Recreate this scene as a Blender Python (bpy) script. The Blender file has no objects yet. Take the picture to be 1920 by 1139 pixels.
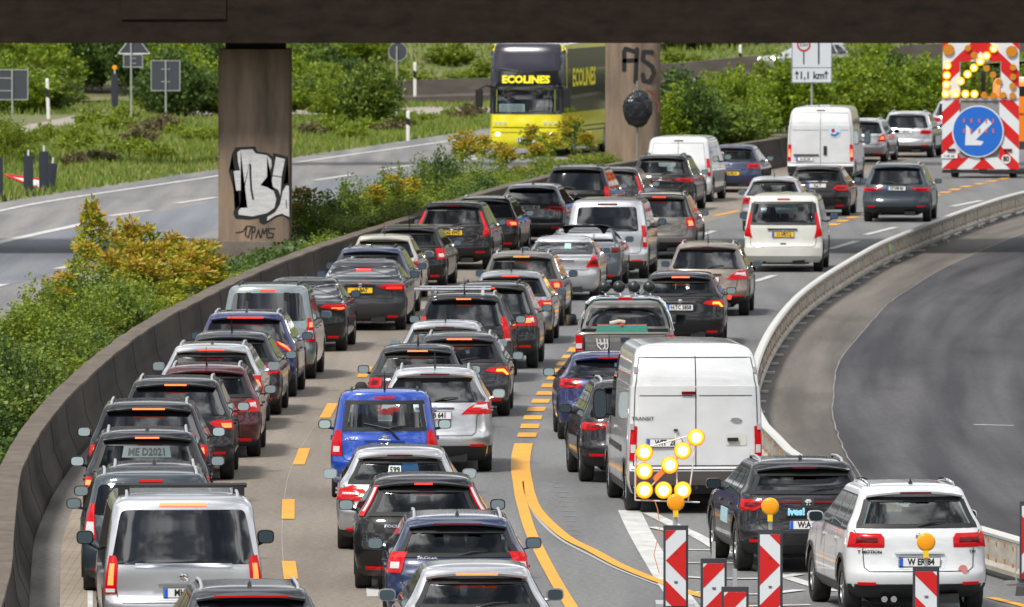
import bpy, bmesh, math, random
from mathutils import Vector, Matrix
R = math.radians
random.seed(7)
C = bpy.context.scene.collection
# ------------------------------------------------------------------ camera, world, sun, exposure
FPX = 20500.0; CAMZ = 9.2; PITCH = math.atan(768.5 / FPX)
cam_d = bpy.data.cameras.new('camera'); cam = bpy.data.objects.new('camera', cam_d); C.objects.link(cam)
cam.location = (0, 0, CAMZ); cam.rotation_euler = (R(90) - PITCH, 0, 0)
cam_d.sensor_width = 36; cam_d.lens = FPX / 1920 * 36; cam_d.clip_start = 1; cam_d.clip_end = 3000
cam_d.dof.use_dof = True; cam_d.dof.focus_distance = 150; cam_d.dof.aperture_fstop = 9.0
bpy.context.scene.camera = cam
vs = bpy.context.scene.view_settings
vs.view_transform = 'Standard'; vs.look = 'None'; vs.exposure = 0.42; vs.gamma = 1; vs.use_curve_mapping = False

SUN_EL, SUN_AZ = R(52), R(215)      # azimuth from +Y, clockwise
W = bpy.data.worlds.new('World'); bpy.context.scene.world = W; W.use_nodes = True
nt = W.node_tree; nt.nodes.clear(); N = nt.nodes.new; LK = nt.links.new
sky = N('ShaderNodeTexSky'); sky.sky_type = 'NISHITA'; sky.sun_disc = False
sky.sun_elevation = SUN_EL; sky.sun_rotation = SUN_AZ
b1 = N('ShaderNodeBackground'); b1.inputs[1].default_value = 0.07; LK(sky.outputs[0], b1.inputs[0])
tc = N('ShaderNodeTexCoord'); sep = N('ShaderNodeSeparateXYZ'); LK(tc.outputs['Generated'], sep.inputs[0])
az = N('ShaderNodeMath'); az.operation = 'ABSOLUTE'; LK(sep.outputs[2], az.inputs[0])
ad = N('ShaderNodeMath'); ad.operation = 'ADD'; ad.inputs[1].default_value = 0.22; LK(az.outputs[0], ad.inputs[0])
dx = N('ShaderNodeMath'); dx.operation = 'DIVIDE'; LK(sep.outputs[0], dx.inputs[0]); LK(ad.outputs[0], dx.inputs[1])
dy = N('ShaderNodeMath'); dy.operation = 'DIVIDE'; LK(sep.outputs[1], dy.inputs[0]); LK(ad.outputs[0], dy.inputs[1])
cb = N('ShaderNodeCombineXYZ'); LK(dx.outputs[0], cb.inputs[0]); LK(dy.outputs[0], cb.inputs[1])
ns = N('ShaderNodeTexNoise'); ns.inputs['Scale'].default_value = 3.0; ns.inputs['Detail'].default_value = 7; ns.inputs['Roughness'].default_value = .55; ns.inputs['Distortion'].default_value = .5
LK(cb.outputs[0], ns.inputs[0])
rp = N('ShaderNodeValToRGB'); e = rp.color_ramp.elements
e[0].position = .40; e[0].color = (.12, .14, .18, 1); e[1].position = .60; e[1].color = (2.3, 2.3, 2.3, 1)
m_ = e.new(.50); m_.color = (.42, .45, .50, 1)
LK(ns.outputs[0], rp.inputs[0])
b2 = N('ShaderNodeBackground'); b2.inputs[1].default_value = .80; LK(rp.outputs[0], b2.inputs[0])
ns2 = N('ShaderNodeTexNoise'); ns2.inputs['Scale'].default_value = 1.1; ns2.inputs['Detail'].default_value = 4; LK(cb.outputs[0], ns2.inputs[0])
r2 = N('ShaderNodeValToRGB'); r2.color_ramp.elements[0].position = .30; r2.color_ramp.elements[1].position = .42
LK(ns2.outputs[0], r2.inputs[0])
mx = N('ShaderNodeMixShader'); LK(r2.outputs[0], mx.inputs[0]); LK(b1.outputs[0], mx.inputs[1]); LK(b2.outputs[0], mx.inputs[2])
# distant land below and along the horizon
b3 = N('ShaderNodeBackground'); b3.inputs[0].default_value = (.045, .055, .035, 1); b3.inputs[1].default_value = 1
hz = N('ShaderNodeMapRange'); hz.inputs[1].default_value = .03; hz.inputs[2].default_value = .16; LK(sep.outputs[2], hz.inputs[0])
mh = N('ShaderNodeMixShader'); LK(hz.outputs[0], mh.inputs[0]); LK(b3.outputs[0], mh.inputs[1]); LK(mx.outputs[0], mh.inputs[2])
wo = N('ShaderNodeOutputWorld'); LK(mh.outputs[0], wo.inputs[0])
sd = bpy.data.lights.new('sun', 'SUN'); sd.energy = 3.1; sd.angle = R(9); sd.color = (1, .95, .88)
so = bpy.data.objects.new('sun', sd); C.objects.link(so)
so.rotation_euler = (R(90) - SUN_EL, 0, math.pi - SUN_AZ)

# ------------------------------------------------------------------ helpers
def G(x, y, z=0.0):
    """point of height z seen at photo pixel (x, y)"""
    a = (x - 960) / FPX; b = -(y - 569.5) / FPX
    d = Vector((a, math.cos(PITCH) + b * math.sin(PITCH), -math.sin(PITCH) + b * math.cos(PITCH)))
    return Vector((0, 0, CAMZ)) + d * ((z - CAMZ) / d.z)
def P2(pts, z=0.0): return [G(x, y).to_2d() for x, y in pts]
def catmull(p, n=6):
    o = []
    for i in range(len(p) - 1):
        a, b, c, d = p[max(i-1, 0)], p[i], p[i+1], p[min(i+2, len(p)-1)]
        for k in range(n):
            t = k / n
            o.append(0.5 * ((2*b) + (c-a)*t + (2*a-5*b+4*c-d)*t*t + (3*b-a-3*c+d)*t*t*t))
    o.append(p[-1]); return o

MATS = {}
def mat(name, base, rough=.5, metal=0., coat=0., emis=None, es=0., spec=.5, noise=None, bump=None, alpha=None):
    """noise=(scale, colour2, amount-contrast, stretch vector)"""
    if name in MATS: return MATS[name]
    m = bpy.data.materials.new(name); m.use_nodes = True; t = m.node_tree; p = t.nodes['Principled BSDF']
    p.inputs['Base Color'].default_value = (*base, 1); p.inputs['Roughness'].default_value = rough
    p.inputs['Metallic'].default_value = metal; p.inputs['Coat Weight'].default_value = coat; p.inputs['Coat Roughness'].default_value = .04
    p.inputs['Specular IOR Level'].default_value = spec
    if emis: p.inputs['Emission Color'].default_value = (*emis, 1); p.inputs['Emission Strength'].default_value = es
    if noise or bump:
        c = t.nodes.new('ShaderNodeTexCoord')
    if noise:
        sc, c2, con, st = noise
        mp = t.nodes.new('ShaderNodeMapping'); mp.inputs['Scale'].default_value = st; t.links.new(c.outputs['Object'], mp.inputs[0])
        n = t.nodes.new('ShaderNodeTexNoise'); n.inputs['Scale'].default_value = sc; n.inputs['Detail'].default_value = 6; n.inputs['Roughness'].default_value = .6
        t.links.new(mp.outputs[0], n.inputs[0])
        r = t.nodes.new('ShaderNodeValToRGB'); r.color_ramp.elements[0].position = .5 - con; r.color_ramp.elements[1].position = .5 + con
        r.color_ramp.elements[0].color = (*base, 1); r.color_ramp.elements[1].color = (*c2, 1)
        t.links.new(n.outputs[0], r.inputs[0]); t.links.new(r.outputs[0], p.inputs['Base Color'])
    if bump:
        n = t.nodes.new('ShaderNodeTexNoise'); n.inputs['Scale'].default_value = bump[0]; n.inputs['Detail'].default_value = 3
        t.links.new(c.outputs['Object'], n.inputs[0])
        b = t.nodes.new('ShaderNodeBump'); b.inputs['Strength'].default_value = bump[1]; b.inputs['Distance'].default_value = .02
        t.links.new(n.outputs[0], b.inputs['Height']); t.links.new(b.outputs[0], p.inputs['Normal'])
    MATS[name] = m; return m

def asphalt(name, c1, c2, stain, ang=0.0, arc=None):
    """grey wearing course: long streaks along the lane, blotches, fine grain"""
    m = bpy.data.materials.new(name); m.use_nodes = True; t = m.node_tree; p = t.nodes['Principled BSDF']; Nn = t.nodes.new; L = t.links.new
    c = Nn('ShaderNodeTexCoord')
    mp = Nn('ShaderNodeMapping'); mp.inputs['Scale'].default_value = (1.1, .025, 1); mp.inputs['Rotation'].default_value = (0, 0, ang); L(c.outputs['Object'], mp.inputs[0])
    if arc:   # lay the streaks along the bend: polar coordinates about the bend's centre
        sb = Nn('ShaderNodeVectorMath'); sb.operation = 'SUBTRACT'; sb.inputs[0].default_value = (arc[0], arc[1], 0); L(c.outputs['Object'], sb.inputs[1])
        sx = Nn('ShaderNodeSeparateXYZ'); L(sb.outputs[0], sx.inputs[0]); ln = Nn('ShaderNodeVectorMath'); ln.operation = 'LENGTH'; L(sb.outputs[0], ln.inputs[0])
        at = Nn('ShaderNodeMath'); at.operation = 'ARCTAN2'; L(sx.outputs[1], at.inputs[0]); L(sx.outputs[0], at.inputs[1]); am = Nn('ShaderNodeMath'); am.operation = 'MULTIPLY'; am.inputs[1].default_value = arc[2] * .03; L(at.outputs[0], am.inputs[0])
        cc = Nn('ShaderNodeCombineXYZ'); L(ln.outputs['Value'], cc.inputs[0]); L(am.outputs[0], cc.inputs[1]); mp = cc
    a = Nn('ShaderNodeTexNoise'); a.inputs['Scale'].default_value = 1.2; a.inputs['Detail'].default_value = 5; L(mp.outputs[0], a.inputs[0])
    r = Nn('ShaderNodeValToRGB'); r.color_ramp.elements[0].position = .36; r.color_ramp.elements[1].position = .66
    r.color_ramp.elements[0].color = (*c1, 1); r.color_ramp.elements[1].color = (*c2, 1); L(a.outputs[0], r.inputs[0])
    mp2 = Nn('ShaderNodeMapping'); mp2.inputs['Scale'].default_value = (.5, .09, 1); L(c.outputs['Object'], mp2.inputs[0])
    b = Nn('ShaderNodeTexNoise'); b.inputs['Scale'].default_value = .9; b.inputs['Detail'].default_value = 4; L(mp2.outputs[0], b.inputs[0])
    r2 = Nn('ShaderNodeValToRGB'); r2.color_ramp.elements[0].position = .52; r2.color_ramp.elements[1].position = .72; r2.color_ramp.elements[1].color = (.75, .75, .75, 1)
    L(b.outputs[0], r2.inputs[0])
    mx = Nn('ShaderNodeMix'); mx.data_type = 'RGBA'; L(r2.outputs[0], mx.inputs[0]); L(r.outputs[0], mx.inputs[6]); mx.inputs[7].default_value = (*stain, 1)
    g = Nn('ShaderNodeTexNoise'); g.inputs['Scale'].default_value = 11; g.inputs['Detail'].default_value = 4; g.inputs['Roughness'].default_value = .8; L(c.outputs['Object'], g.inputs[0])
    g2 = Nn('ShaderNodeMapRange'); g2.inputs[1].default_value = .3; g2.inputs[2].default_value = .7; g2.inputs[3].default_value = .62; g2.inputs[4].default_value = 1.38; L(g.outputs[0], g2.inputs[0])
    ml = Nn('ShaderNodeMix'); ml.data_type = 'RGBA'; ml.blend_type = 'MULTIPLY'; ml.inputs[0].default_value = 1; L(mx.outputs[2], ml.inputs[6]); L(g2.outputs[0], ml.inputs[7])
    L(ml.outputs[2], p.inputs['Base Color']); p.inputs['Roughness'].default_value = .85; p.inputs['Specular IOR Level'].default_value = .3
    bp = Nn('ShaderNodeBump'); bp.inputs['Strength'].default_value = .5; bp.inputs['Distance'].default_value = .01; L(g.outputs[0], bp.inputs['Height']); L(bp.outputs[0], p.inputs['Normal'])
    return m
def paintline(name, col, dirt):
    m = mat(name, col, .6, noise=(3.5, dirt, .22, (1, .35, 1))); return m

def tag(o, label=None, cat=None, group=None, kind=None):
    if label: o['label'] = label
    if cat: o['category'] = cat
    if group: o['group'] = group
    if kind: o['kind'] = kind
    return o
def empty(name, loc, rz=0., label=None, cat=None, group=None):
    o = bpy.data.objects.new(name, None); C.objects.link(o); o.location = loc; o.rotation_euler = (0, 0, rz)
    o.empty_display_size = .3
    return tag(o, label, cat, group)

class MB:
    """collects shapes; build() links them as ONE mesh object"""
    def __init__(s): s.v = []; s.f = []; s.m = []
    def add(s, v, f, m=0):
        b = len(s.v); s.v += [tuple(p) for p in v]; s.f += [tuple(i + b for i in q) for q in f]; s.m += [m] * len(f); return s
    def box(s, c, d, m=0, rz=0., taper=1.):
        M = Matrix.Rotation(rz, 3, 'Z'); v = []
        for z in (-.5, .5):
            k = taper if z > 0 else 1
            for x, y in ((-.5, -.5), (.5, -.5), (.5, .5), (-.5, .5)):
                v.append(Vector(c) + M @ Vector((x * d[0] * k, y * d[1] * k, z * d[2])))
        return s.add(v, [(3, 2, 1, 0), (4, 5, 6, 7), (0, 1, 5, 4), (1, 2, 6, 5), (2, 3, 7, 6), (3, 0, 4, 7)], m)
    def tube(s, pts, r, n=8, m=0):
        pts = [Vector(p) for p in pts]; rs = r if isinstance(r, (list, tuple)) else [r] * len(pts); v = []; f = []
        for i, p in enumerate(pts):
            t = (pts[min(i+1, len(pts)-1)] - pts[max(i-1, 0)]).normalized()
            u = t.cross(Vector((0, 0, 1)) if abs(t.z) < .9 else Vector((1, 0, 0))).normalized(); w = u.cross(t)
            for k in range(n):
                a = 2 * math.pi * k / n; v.append(p + (u * math.cos(a) + w * math.sin(a)) * rs[i])
        for i in range(len(pts) - 1):
            for k in range(n):
                f.append((i*n+k, i*n+(k+1) % n, (i+1)*n+(k+1) % n, (i+1)*n+k))
        f.append(tuple(range(n))[::-1]); f.append(tuple((len(pts)-1)*n + k for k in range(n)))
        return s.add(v, f, m)
    def lathe(s, prof, c, axis='y', n=20, m=0, caps=True):
        """prof: (radius, offset along axis)"""
        v = []; f = []; c = Vector(c)
        for r, h in prof:
            for k in range(n):
                a = 2 * math.pi * k / n; x, y = r * math.cos(a), r * math.sin(a)
                v.append(c + (Vector((x, h, y)) if axis == 'y' else Vector((h, x, y)) if axis == 'x' else Vector((x, y, h))))
        for i in range(len(prof) - 1):
            for k in range(n): f.append((i*n+k, i*n+(k+1) % n, (i+1)*n+(k+1) % n, (i+1)*n+k))
        if caps:
            f.append(tuple(range(n))[::-1]); f.append(tuple((len(prof)-1)*n + k for k in range(n)))
        return s.add(v, f, m)
    def prism(s, poly, y0, y1, m=0):
        """poly in (x,z), extruded along y"""
        n = len(poly); v = [(x, y0, z) for x, z in poly] + [(x, y1, z) for x, z in poly]
        f = [tuple(range(n)), tuple(range(2*n-1, n-1, -1))] + [(i, i+n, (i+1) % n + n, (i+1) % n) for i in range(n)]
        return s.add(v, f, m)
    def build(s, name, mats, parent=None, smooth=None, fix=True):
        me = bpy.data.meshes.new(name); me.from_pydata(s.v, [], s.f)
        for mm in (mats if isinstance(mats, (list, tuple)) else [mats]): me.materials.append(mm)
        me.polygons.foreach_set('material_index', s.m)
        if fix:
            b = bmesh.new(); b.from_mesh(me); bmesh.ops.recalc_face_normals(b, faces=b.faces); b.to_mesh(me); b.free()
        if smooth:
            me.polygons.foreach_set('use_smooth', [True] * len(me.polygons)); me.set_sharp_from_angle(angle=R(smooth))
        me.update()
        o = bpy.data.objects.new(name, me); C.objects.link(o); o.parent = parent; return o

def sheet(name, poly, z, m, parent=None):
    """flat sheet from a world polygon"""
    me = bpy.data.meshes.new(name); b = bmesh.new()
    vs_ = [b.verts.new((p[0], p[1], z)) for p in poly]; f = b.faces.new(vs_); bmesh.ops.triangulate(b, faces=[f]); bmesh.ops.recalc_face_normals(b, faces=b.faces)
    for f in b.faces:
        if f.normal.z < 0: f.normal_flip()
    b.to_mesh(me); b.free(); me.materials.append(m); o = bpy.data.objects.new(name, me); C.objects.link(o); o.parent = parent; return o
def strip_mb(mb, path, w, z, h=.0):
    """painted band of width w along a world path"""
    v = []; f = []
    for i, p in enumerate(path):
        t = (path[min(i+1, len(path)-1)] - path[max(i-1, 0)]).normalized(); n = Vector((t.y, -t.x)); ww = w if not isinstance(w, (list, tuple)) else w[i]
        v += [(p.x - n.x*ww/2, p.y - n.y*ww/2, z), (p.x + n.x*ww/2, p.y + n.y*ww/2, z)]
    for i in range(len(path) - 1): f.append((2*i, 2*i+1, 2*i+3, 2*i+2))
    mb.add(v, f)
def sweep(mb, path, prof, zs=None, m=0):
    """profile (offset to the right of travel, z) swept along a world path, closed"""
    n = len(prof); v = []; f = []
    for i, p in enumerate(path):
        t = (path[min(i+1, len(path)-1)] - path[max(i-1, 0)]).normalized(); q = Vector((t.y, -t.x)); z0 = zs[i] if zs else 0
        for o_, z in prof: v.append((p.x + q.x*o_, p.y + q.y*o_, z + z0))
    for i in range(len(path) - 1):
        for k in range(n): f.append((i*n+k, i*n+(k+1) % n, (i+1)*n+(k+1) % n, (i+1)*n+k))
    f.append(tuple(range(n))[::-1]); f.append(tuple((len(path)-1)*n+k for k in range(n)))
    mb.add(v, f, m)

def text_mb(s, size, bold=0., align='CENTER', xs=1.0):
    """letters as vertices/faces in the x-z plane facing -Y"""
    cu = bpy.data.curves.new('t', 'FONT'); cu.body = s; cu.size = size; cu.align_x = align; cu.align_y = 'CENTER'; cu.offset = bold; cu.resolution_u = 2
    ob = bpy.data.objects.new('t', cu); C.objects.link(ob); bpy.context.view_layer.update()
    me = bpy.data.meshes.new_from_object(ob.evaluated_get(bpy.context.evaluated_depsgraph_get()))
    v = [(p.co.x * xs, 0.0, p.co.y) for p in me.vertices]; f = [tuple(q.vertices) for q in me.polygons]
    bpy.data.objects.remove(ob); bpy.data.meshes.remove(me); bpy.data.curves.remove(cu)
    return v, f

# ------------------------------------------------------------------ materials
M_ROAD = asphalt('road_grey', (.135, .137, .14), (.18, .182, .183), (.105, .107, .11))
M_BEIGE = asphalt('road_beige', (.185, .158, .13), (.24, .207, .172), (.145, .125, .105))
M_LEFT = asphalt('road_left', (.15, .15, .155), (.235, .225, .215), (.11, .112, .12), ang=R(-9))
M_LEFTB = asphalt('road_left_blue', (.14, .152, .175), (.19, .20, .22), (.12, .13, .15), ang=R(-9))
M_NEW = asphalt('road_new', (.030, .030, .036), (.080, .078, .084), (.022, .022, .025), arc=(795, 180, 790))
M_BASE = asphalt('road_basecourse', (.085, .076, .066), (.17, .152, .135), (.05, .046, .041), arc=(795, 180, 790))
M_CONC = mat('old_concrete', (.10, .085, .07), .9, noise=(1.6, (.20, .17, .14), .25, (1, 1, 2.5)), bump=(9, .6))
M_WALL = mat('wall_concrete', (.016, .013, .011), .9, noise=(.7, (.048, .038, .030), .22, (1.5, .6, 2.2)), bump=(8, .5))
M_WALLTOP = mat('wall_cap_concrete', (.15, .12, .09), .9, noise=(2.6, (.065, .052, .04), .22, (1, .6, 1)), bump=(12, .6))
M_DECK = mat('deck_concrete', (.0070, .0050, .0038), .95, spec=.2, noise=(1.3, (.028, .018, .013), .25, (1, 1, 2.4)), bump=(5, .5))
M_PILLAR = mat('pillar_concrete', (.30, .215, .150), .85, noise=(.9, (.10, .078, .062), .17, (1.6, 1.6, .28)), bump=(7, .35))
M_WHITE = paintline('road_white', (.62, .62, .60), (.38, .38, .37))
M_YEL = paintline('road_yellow', (.72, .34, .010), (.60, .27, .012))
M_GRAV = mat('gravel_track', (.24, .21, .18), .95, noise=(.5, (.34, .30, .26), .3, (1, .3, 1)), bump=(5, .7))
M_SOIL = mat('ground_soil', (.06, .065, .028), .95, noise=(.35, (.14, .15, .05), .25, (1, .4, 1)), bump=(4, .8))
M_GRASS = mat('ground_grass', (.08, .12, .025), .95, noise=(.22, (.18, .155, .08), .22, (1, .3, 1)), bump=(3, .9))
M_BLK = mat('black_plastic', (.012, .012, .013), .45)
M_DARK = mat('dark_interior', (.010, .010, .011), .8)
M_RUB = mat('rubber', (.014, .014, .014), .8)
M_STEEL = mat('galvanised_steel', (.50, .51, .52), .4, metal=.6)
M_CHROME = mat('chrome', (.8, .8, .82), .08, metal=1)
M_SIGNBACK = mat('sign_back', (.045, .052, .065), .5)
M_SIGNWHITE = mat('sign_white', (.60, .63, .66), .4)
M_SIGNRED = mat('sign_red', (.52, .008, .008), .4)
M_SIGNBLUE = mat('sign_blue', (.01, .12, .50), .4)
M_AMBER = mat('amber_lens', (.72, .27, .005), .3, emis=(1, .38, .005), es=.10)
M_AMBERDK = mat('amber_lens_unlit', (.50, .19, .01), .35)
M_LIT = mat('amber_lit', (1, .5, .02), .3, emis=(1, .36, .004), es=.95)
M_LITC = mat('lamp_lit_centre', (1, .9, .4), .3, emis=(1, .86, .38), es=2.5)

# ------------------------------------------------------------------ ground, roads
sheet('ground', [(-300, 20), (300, 20), (300, 640), (-300, 640)], -.05, M_SOIL)['kind'] = 'structure'
tag(bpy.data.objects['ground'], kind='structure')
WALL_PX = [(0, 1420), (48, 1230), (54, 1139), (62, 1029), (75, 984), (100, 929), (140, 869), (190, 812), (250, 752), (330, 690), (430, 632), (530, 580), (625, 540), (700, 512), (790, 480), (900, 436), (1050, 392), (1250, 352), (1446, 318), (1640, 282), (1780, 262), (1960, 244), (2200, 222)]
wall_path = catmull(P2(WALL_PX), 8)
far_r = [Vector((70, 520)), Vector((90, 430)), Vector((60, 60)), Vector((-4, 60))]
road_poly = [p for p in wall_path[::4]] + far_r
tag(sheet('road', road_poly, 0, M_ROAD), kind='structure')
beige = [(2, 1300), (54, 1139), (75, 984), (140, 869), (250, 752), (430, 632), (625, 540), (790, 480), (1050, 392), (1446, 318), (1640, 282), (1780, 262),
         (1700, 305), (1560, 345), (1420, 390), (1300, 425), (1180, 462), (1060, 510), (960, 575), (880, 650), (820, 730), (790, 820), (790, 920), (820, 1030), (860, 1139), (930, 1300)]
tag(sheet('road', P2(beige), .004, M_BEIGE), kind='structure')
# gutter and paved strip at the foot of the wall
gut_px = WALL_PX[1:11]
gp = catmull(P2(gut_px), 6)
m = MB(); strip_mb(m, [p + Vector((.20, 0)) for p in gp], .42, .008); tag(m.build('gutter', asphalt('gutter_asphalt', (.12, .11, .10), (.20, .185, .17), (.07, .065, .06))), kind='structure')
m = MB(); strip_mb(m, [p + Vector((.58, 0)) for p in gp[:40]], .36, .012)
brick = mat('gutter_paving', (.30, .24, .18), .9)
t = brick.node_tree; bt = t.nodes.new('ShaderNodeTexBrick'); c_ = t.nodes.new('ShaderNodeTexCoord'); bt.inputs['Scale'].default_value = 2.2
bt.inputs['Color1'].default_value = (.26, .215, .165, 1); bt.inputs['Color2'].default_value = (.33, .275, .21, 1); bt.inputs['Mortar'].default_value = (.08, .07, .06, 1); bt.inputs['Mortar Size'].default_value = .012
t.links.new(c_.outputs['Object'], bt.inputs[0]); t.links.new(bt.outputs[0], t.nodes['Principled BSDF'].inputs['Base Color'])
tag(m.build('gutter_paving', brick), kind='structure')
# left carriageway
left_poly = P2([(-200, 425), (0, 380), (160, 353), (405, 318), (545, 296), (860, 249), (1000, 232), (1240, 205), (1500, 180), (1900, 150), (2000, 176), (1500, 222), (1300, 246), (1130, 285), (1000, 312), (820, 352), (620, 412), (420, 480), (200, 560), (0, 660), (-260, 800)])
tag(sheet('road', left_poly, .0, M_LEFT), kind='structure')
tag(sheet('road', P2([(-200, 500), (0, 458), (160, 424), (405, 378), (660, 333), (860, 300), (1000, 280), (1200, 252), (1200, 262), (1000, 300), (780, 330), (545, 398), (405, 432), (283, 462), (110, 508), (-200, 600)]), .004, M_LEFTB), kind='structure')
tag(sheet('road', P2([(0, 640), (60, 560), (280, 475), (410, 450), (405, 480), (200, 560), (0, 660)][::-1]), .004, M_BEIGE), kind='structure')
# grass verge and gravel track on the left
tag(sheet('verge', P2([(-300, 445), (0, 379), (160, 352), (405, 317), (545, 295), (860, 248), (1000, 231), (1240, 204), (1240, 178), (900, 190), (-300, 190)]), -.02, M_GRASS), kind='structure')
tag(sheet('track', P2([(-60, 268), (40, 256), (140, 243), (240, 228), (300, 222), (420, 220), (545, 214), (700, 218), (860, 222), (930, 206), (930, 196), (800, 200), (545, 204), (340, 204), (300, 212), (140, 217), (60, 232), (-60, 250)]), -.012, M_GRAV), kind='structure')
# median soil
tag(sheet('median_ground', [p for p in wall_path[8::4]] + P2([(1900, 150), (1500, 181), (1300, 246), (1130, 285), (1000, 312), (820, 352), (620, 412), (420, 480), (200, 560), (0, 660), (-260, 800), (-400, 1200)]), -.008, M_SOIL), kind='structure')

# construction side: base course and new asphalt beyond the barrier
BAR_PX = [(2100, 362), (1990, 382), (1920, 399), (1874, 412), (1802, 438), (1736, 465), (1672, 492), (1639, 508), (1585, 541), (1533, 576), (1491, 612), (1455, 658), (1430, 705), (1414, 755), (1412, 800), (1426, 853), (1460, 893), (1500, 932), (1600, 985), (1720, 1034), (1860, 1080), (1960, 1110), (2100, 1150)]
bar_path = catmull(P2(BAR_PX), 6)
SEAM = [(2000, 418), (1914, 442), (1781, 500), (1733, 527), (1669, 569), (1651, 588), (1621, 621), (1575, 680), (1565, 720), (1561, 780), (1570, 815), (1586, 852), (1624, 911), (1700, 975), (1860, 1040), (2000, 1080)]
seam = catmull(P2(SEAM), 5)
tag(sheet('road_base_course', [p for p in bar_path[::3]] + [Vector((24, 110)), Vector((60, 110)), Vector((60, 420))], .004, M_BASE), kind='structure')
tag(sheet('new_asphalt', [p for p in seam[::2]] + [Vector((60, 120)), Vector((60, 400))], .03, M_NEW), kind='structure')
m = MB(); strip_mb(m, [p + Vector((random.uniform(-.02, .02), 0)) for p in seam], .022, .036); tag(m.build('asphalt_joint', mat('joint_grey', (.27, .26, .25), .8, noise=(.5, (.10, .10, .10), .2, (1, 1, 1)))), kind='structure')
m = MB(); strip_mb(m, P2([(1826, 800), (1900, 802)]), .14, .036); tag(m.build('joint_mark', M_WHITE), kind='structure')

# ------------------------------------------------------------------ markings
def mark(name, m_, z, bands):
    b = MB()
    for pts, w in bands: strip_mb(b, catmull(P2(pts), 5) if len(pts) > 2 else P2(pts), w, z)
    tag(b.build(name, m_, fix=False), kind='structure')
YD = [[(546, 1088), (541, 1054)], [(540, 975), (541, 938)], [(560, 873), (571, 842)], [(609, 785), (624, 758)], [(678, 709), (690, 689)], [(1340, 406), (1386, 396)], [(538, 1240), (542, 1190)]]
mark('yellow_dashes', M_YEL, .014, [(p, .19) for p in YD])
mark('thin_seam', mat('seam_pale', (.34, .31, .27), .8), .009, [([(545, 1139), (530, 1040), (531, 960), (545, 880), (590, 800), (640, 745), (690, 700)], .009)])
lad_c = [(987, 821), (992, 806), (996, 792), (1001, 779), (1007, 766), (1014, 753), (1021, 741), (1029, 729), (1036, 717), (1045, 705), (1052, 694), (1060, 682), (1069, 671), (1077, 661)]
lp = catmull(P2(lad_c + [(1110, 625), (1180, 570), (1290, 510), (1420, 465), (1530, 432), (1568, 420), (1590, 411), (1612, 405), (1690, 385), (1768, 363), (1781, 359), (1806, 352), (1830, 347), (1850, 343), (1900, 332)]), 10)
bars = []; acc = 0.0; on = True; cur = [lp[0]]
for a, b in zip(lp, lp[1:]):
    d = (b - a).length; acc += d; cur.append(b)
    if acc >= 1.45:
        if on: bars.append(list(cur))
        on = not on; acc = 0; cur = [b]
mb = MB()
for c in bars: strip_mb(mb, [c[0], c[-1]], .32, .012)
tag(mb.build('yellow_ladder_marking', M_YEL, fix=False), kind='structure')
mark('yellow_line', M_YEL, .012, [([(982, 833), (977, 855), (976, 880), (980, 905), (983, 925)], .31)])
mark('yellow_line', M_YEL, .016, [([(972, 900), (974, 925), (980, 950), (997, 1004), (1035, 1079), (1071, 1139), (1130, 1225)], .165),
                                  ([(989, 905), (994, 929), (1010, 962), (1060, 1008), (1110, 1034), (1160, 1061), (1210, 1082), (1262, 1101), (1310, 1118), (1400, 1140)], .165)])
mark('yellow_line', M_YEL, .012, [([(1857, 1122), (1890, 1130), (1925, 1139), (2000, 1158)], .15)])
mark('removed_line', mat('ghost_line', (.33, .34, .35), .8), .008, [([(992, 945), (1010, 975), (1050, 1012), (1110, 1044), (1160, 1069), (1240, 1100)], .05)])
mark('white_edge_line', M_WHITE, .010, [([(1180, 958), (1200, 1000), (1232, 1055), (1268, 1112), (1320, 1180)], .34),
      ([(1215, 962), (1262, 985), (1318, 1012), (1400, 1060), (1480, 1085), (1560, 1110)], .20),
      ([(160, 1180), (162, 1120), (163, 1000), (170, 900)], .17), ([(700, 1120), (697, 1088)], .17)])
HT = [([(1222, 990), (1290, 1005)], .16), ([(1240, 1032), (1420, 1034)], .16), ([(1256, 1057), (1420, 1058)], .17), ([(1270, 1082), (1330, 1086), (1440, 1086), (1500, 1078)], .2), ([(1300, 1112), (1420, 1116), (1500, 1108)], .2), ([(1330, 1140), (1520, 1136)], .2)]
mark('white_hatching', M_WHITE, .015, [([(a[0], a[1]) for a in p], w) for p, w in HT])
WD = [[(1784, 388), (1840, 377)], [(1623, 441), (1679, 427)], [(1557, 468), (1606, 453)], [(1415, 529), (1452, 517)], [(1303, 445), (1339, 434)]]
mark('white_dashes', M_WHITE, .012, [(p, .2) for p in WD])
mark('white_dashes', M_WHITE, .012, [([(-60, 472), (0, 455), (160, 420)], .34)] + [(p, .27) for p in ([(205, 406), (283, 395)], [(331, 382), (405, 371)], [(590, 339), (662, 328)], [(714, 319), (782, 309)], [(870, 296), (920, 290)], [(108, 505), (178, 489)], [(283, 461), (350, 446)], [(-60, 550), (8, 534)], [(440, 424), (520, 406)], [(840, 306), (900, 297)])])
mark('white_edge_line', M_WHITE, .012, [([(-100, 416), (0, 396), (60, 384), (163, 367), (405, 331), (545, 307), (860, 263), (1000, 245), (1240, 215)], .24)])
mark('tyre_scuffs', mat('scuff', (.23, .235, .24), .8), .010, [([(1035 + i*3, 905 + i*9), (1058 + i*3, 906 + i*9)], .05) for i in range(12)])

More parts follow.
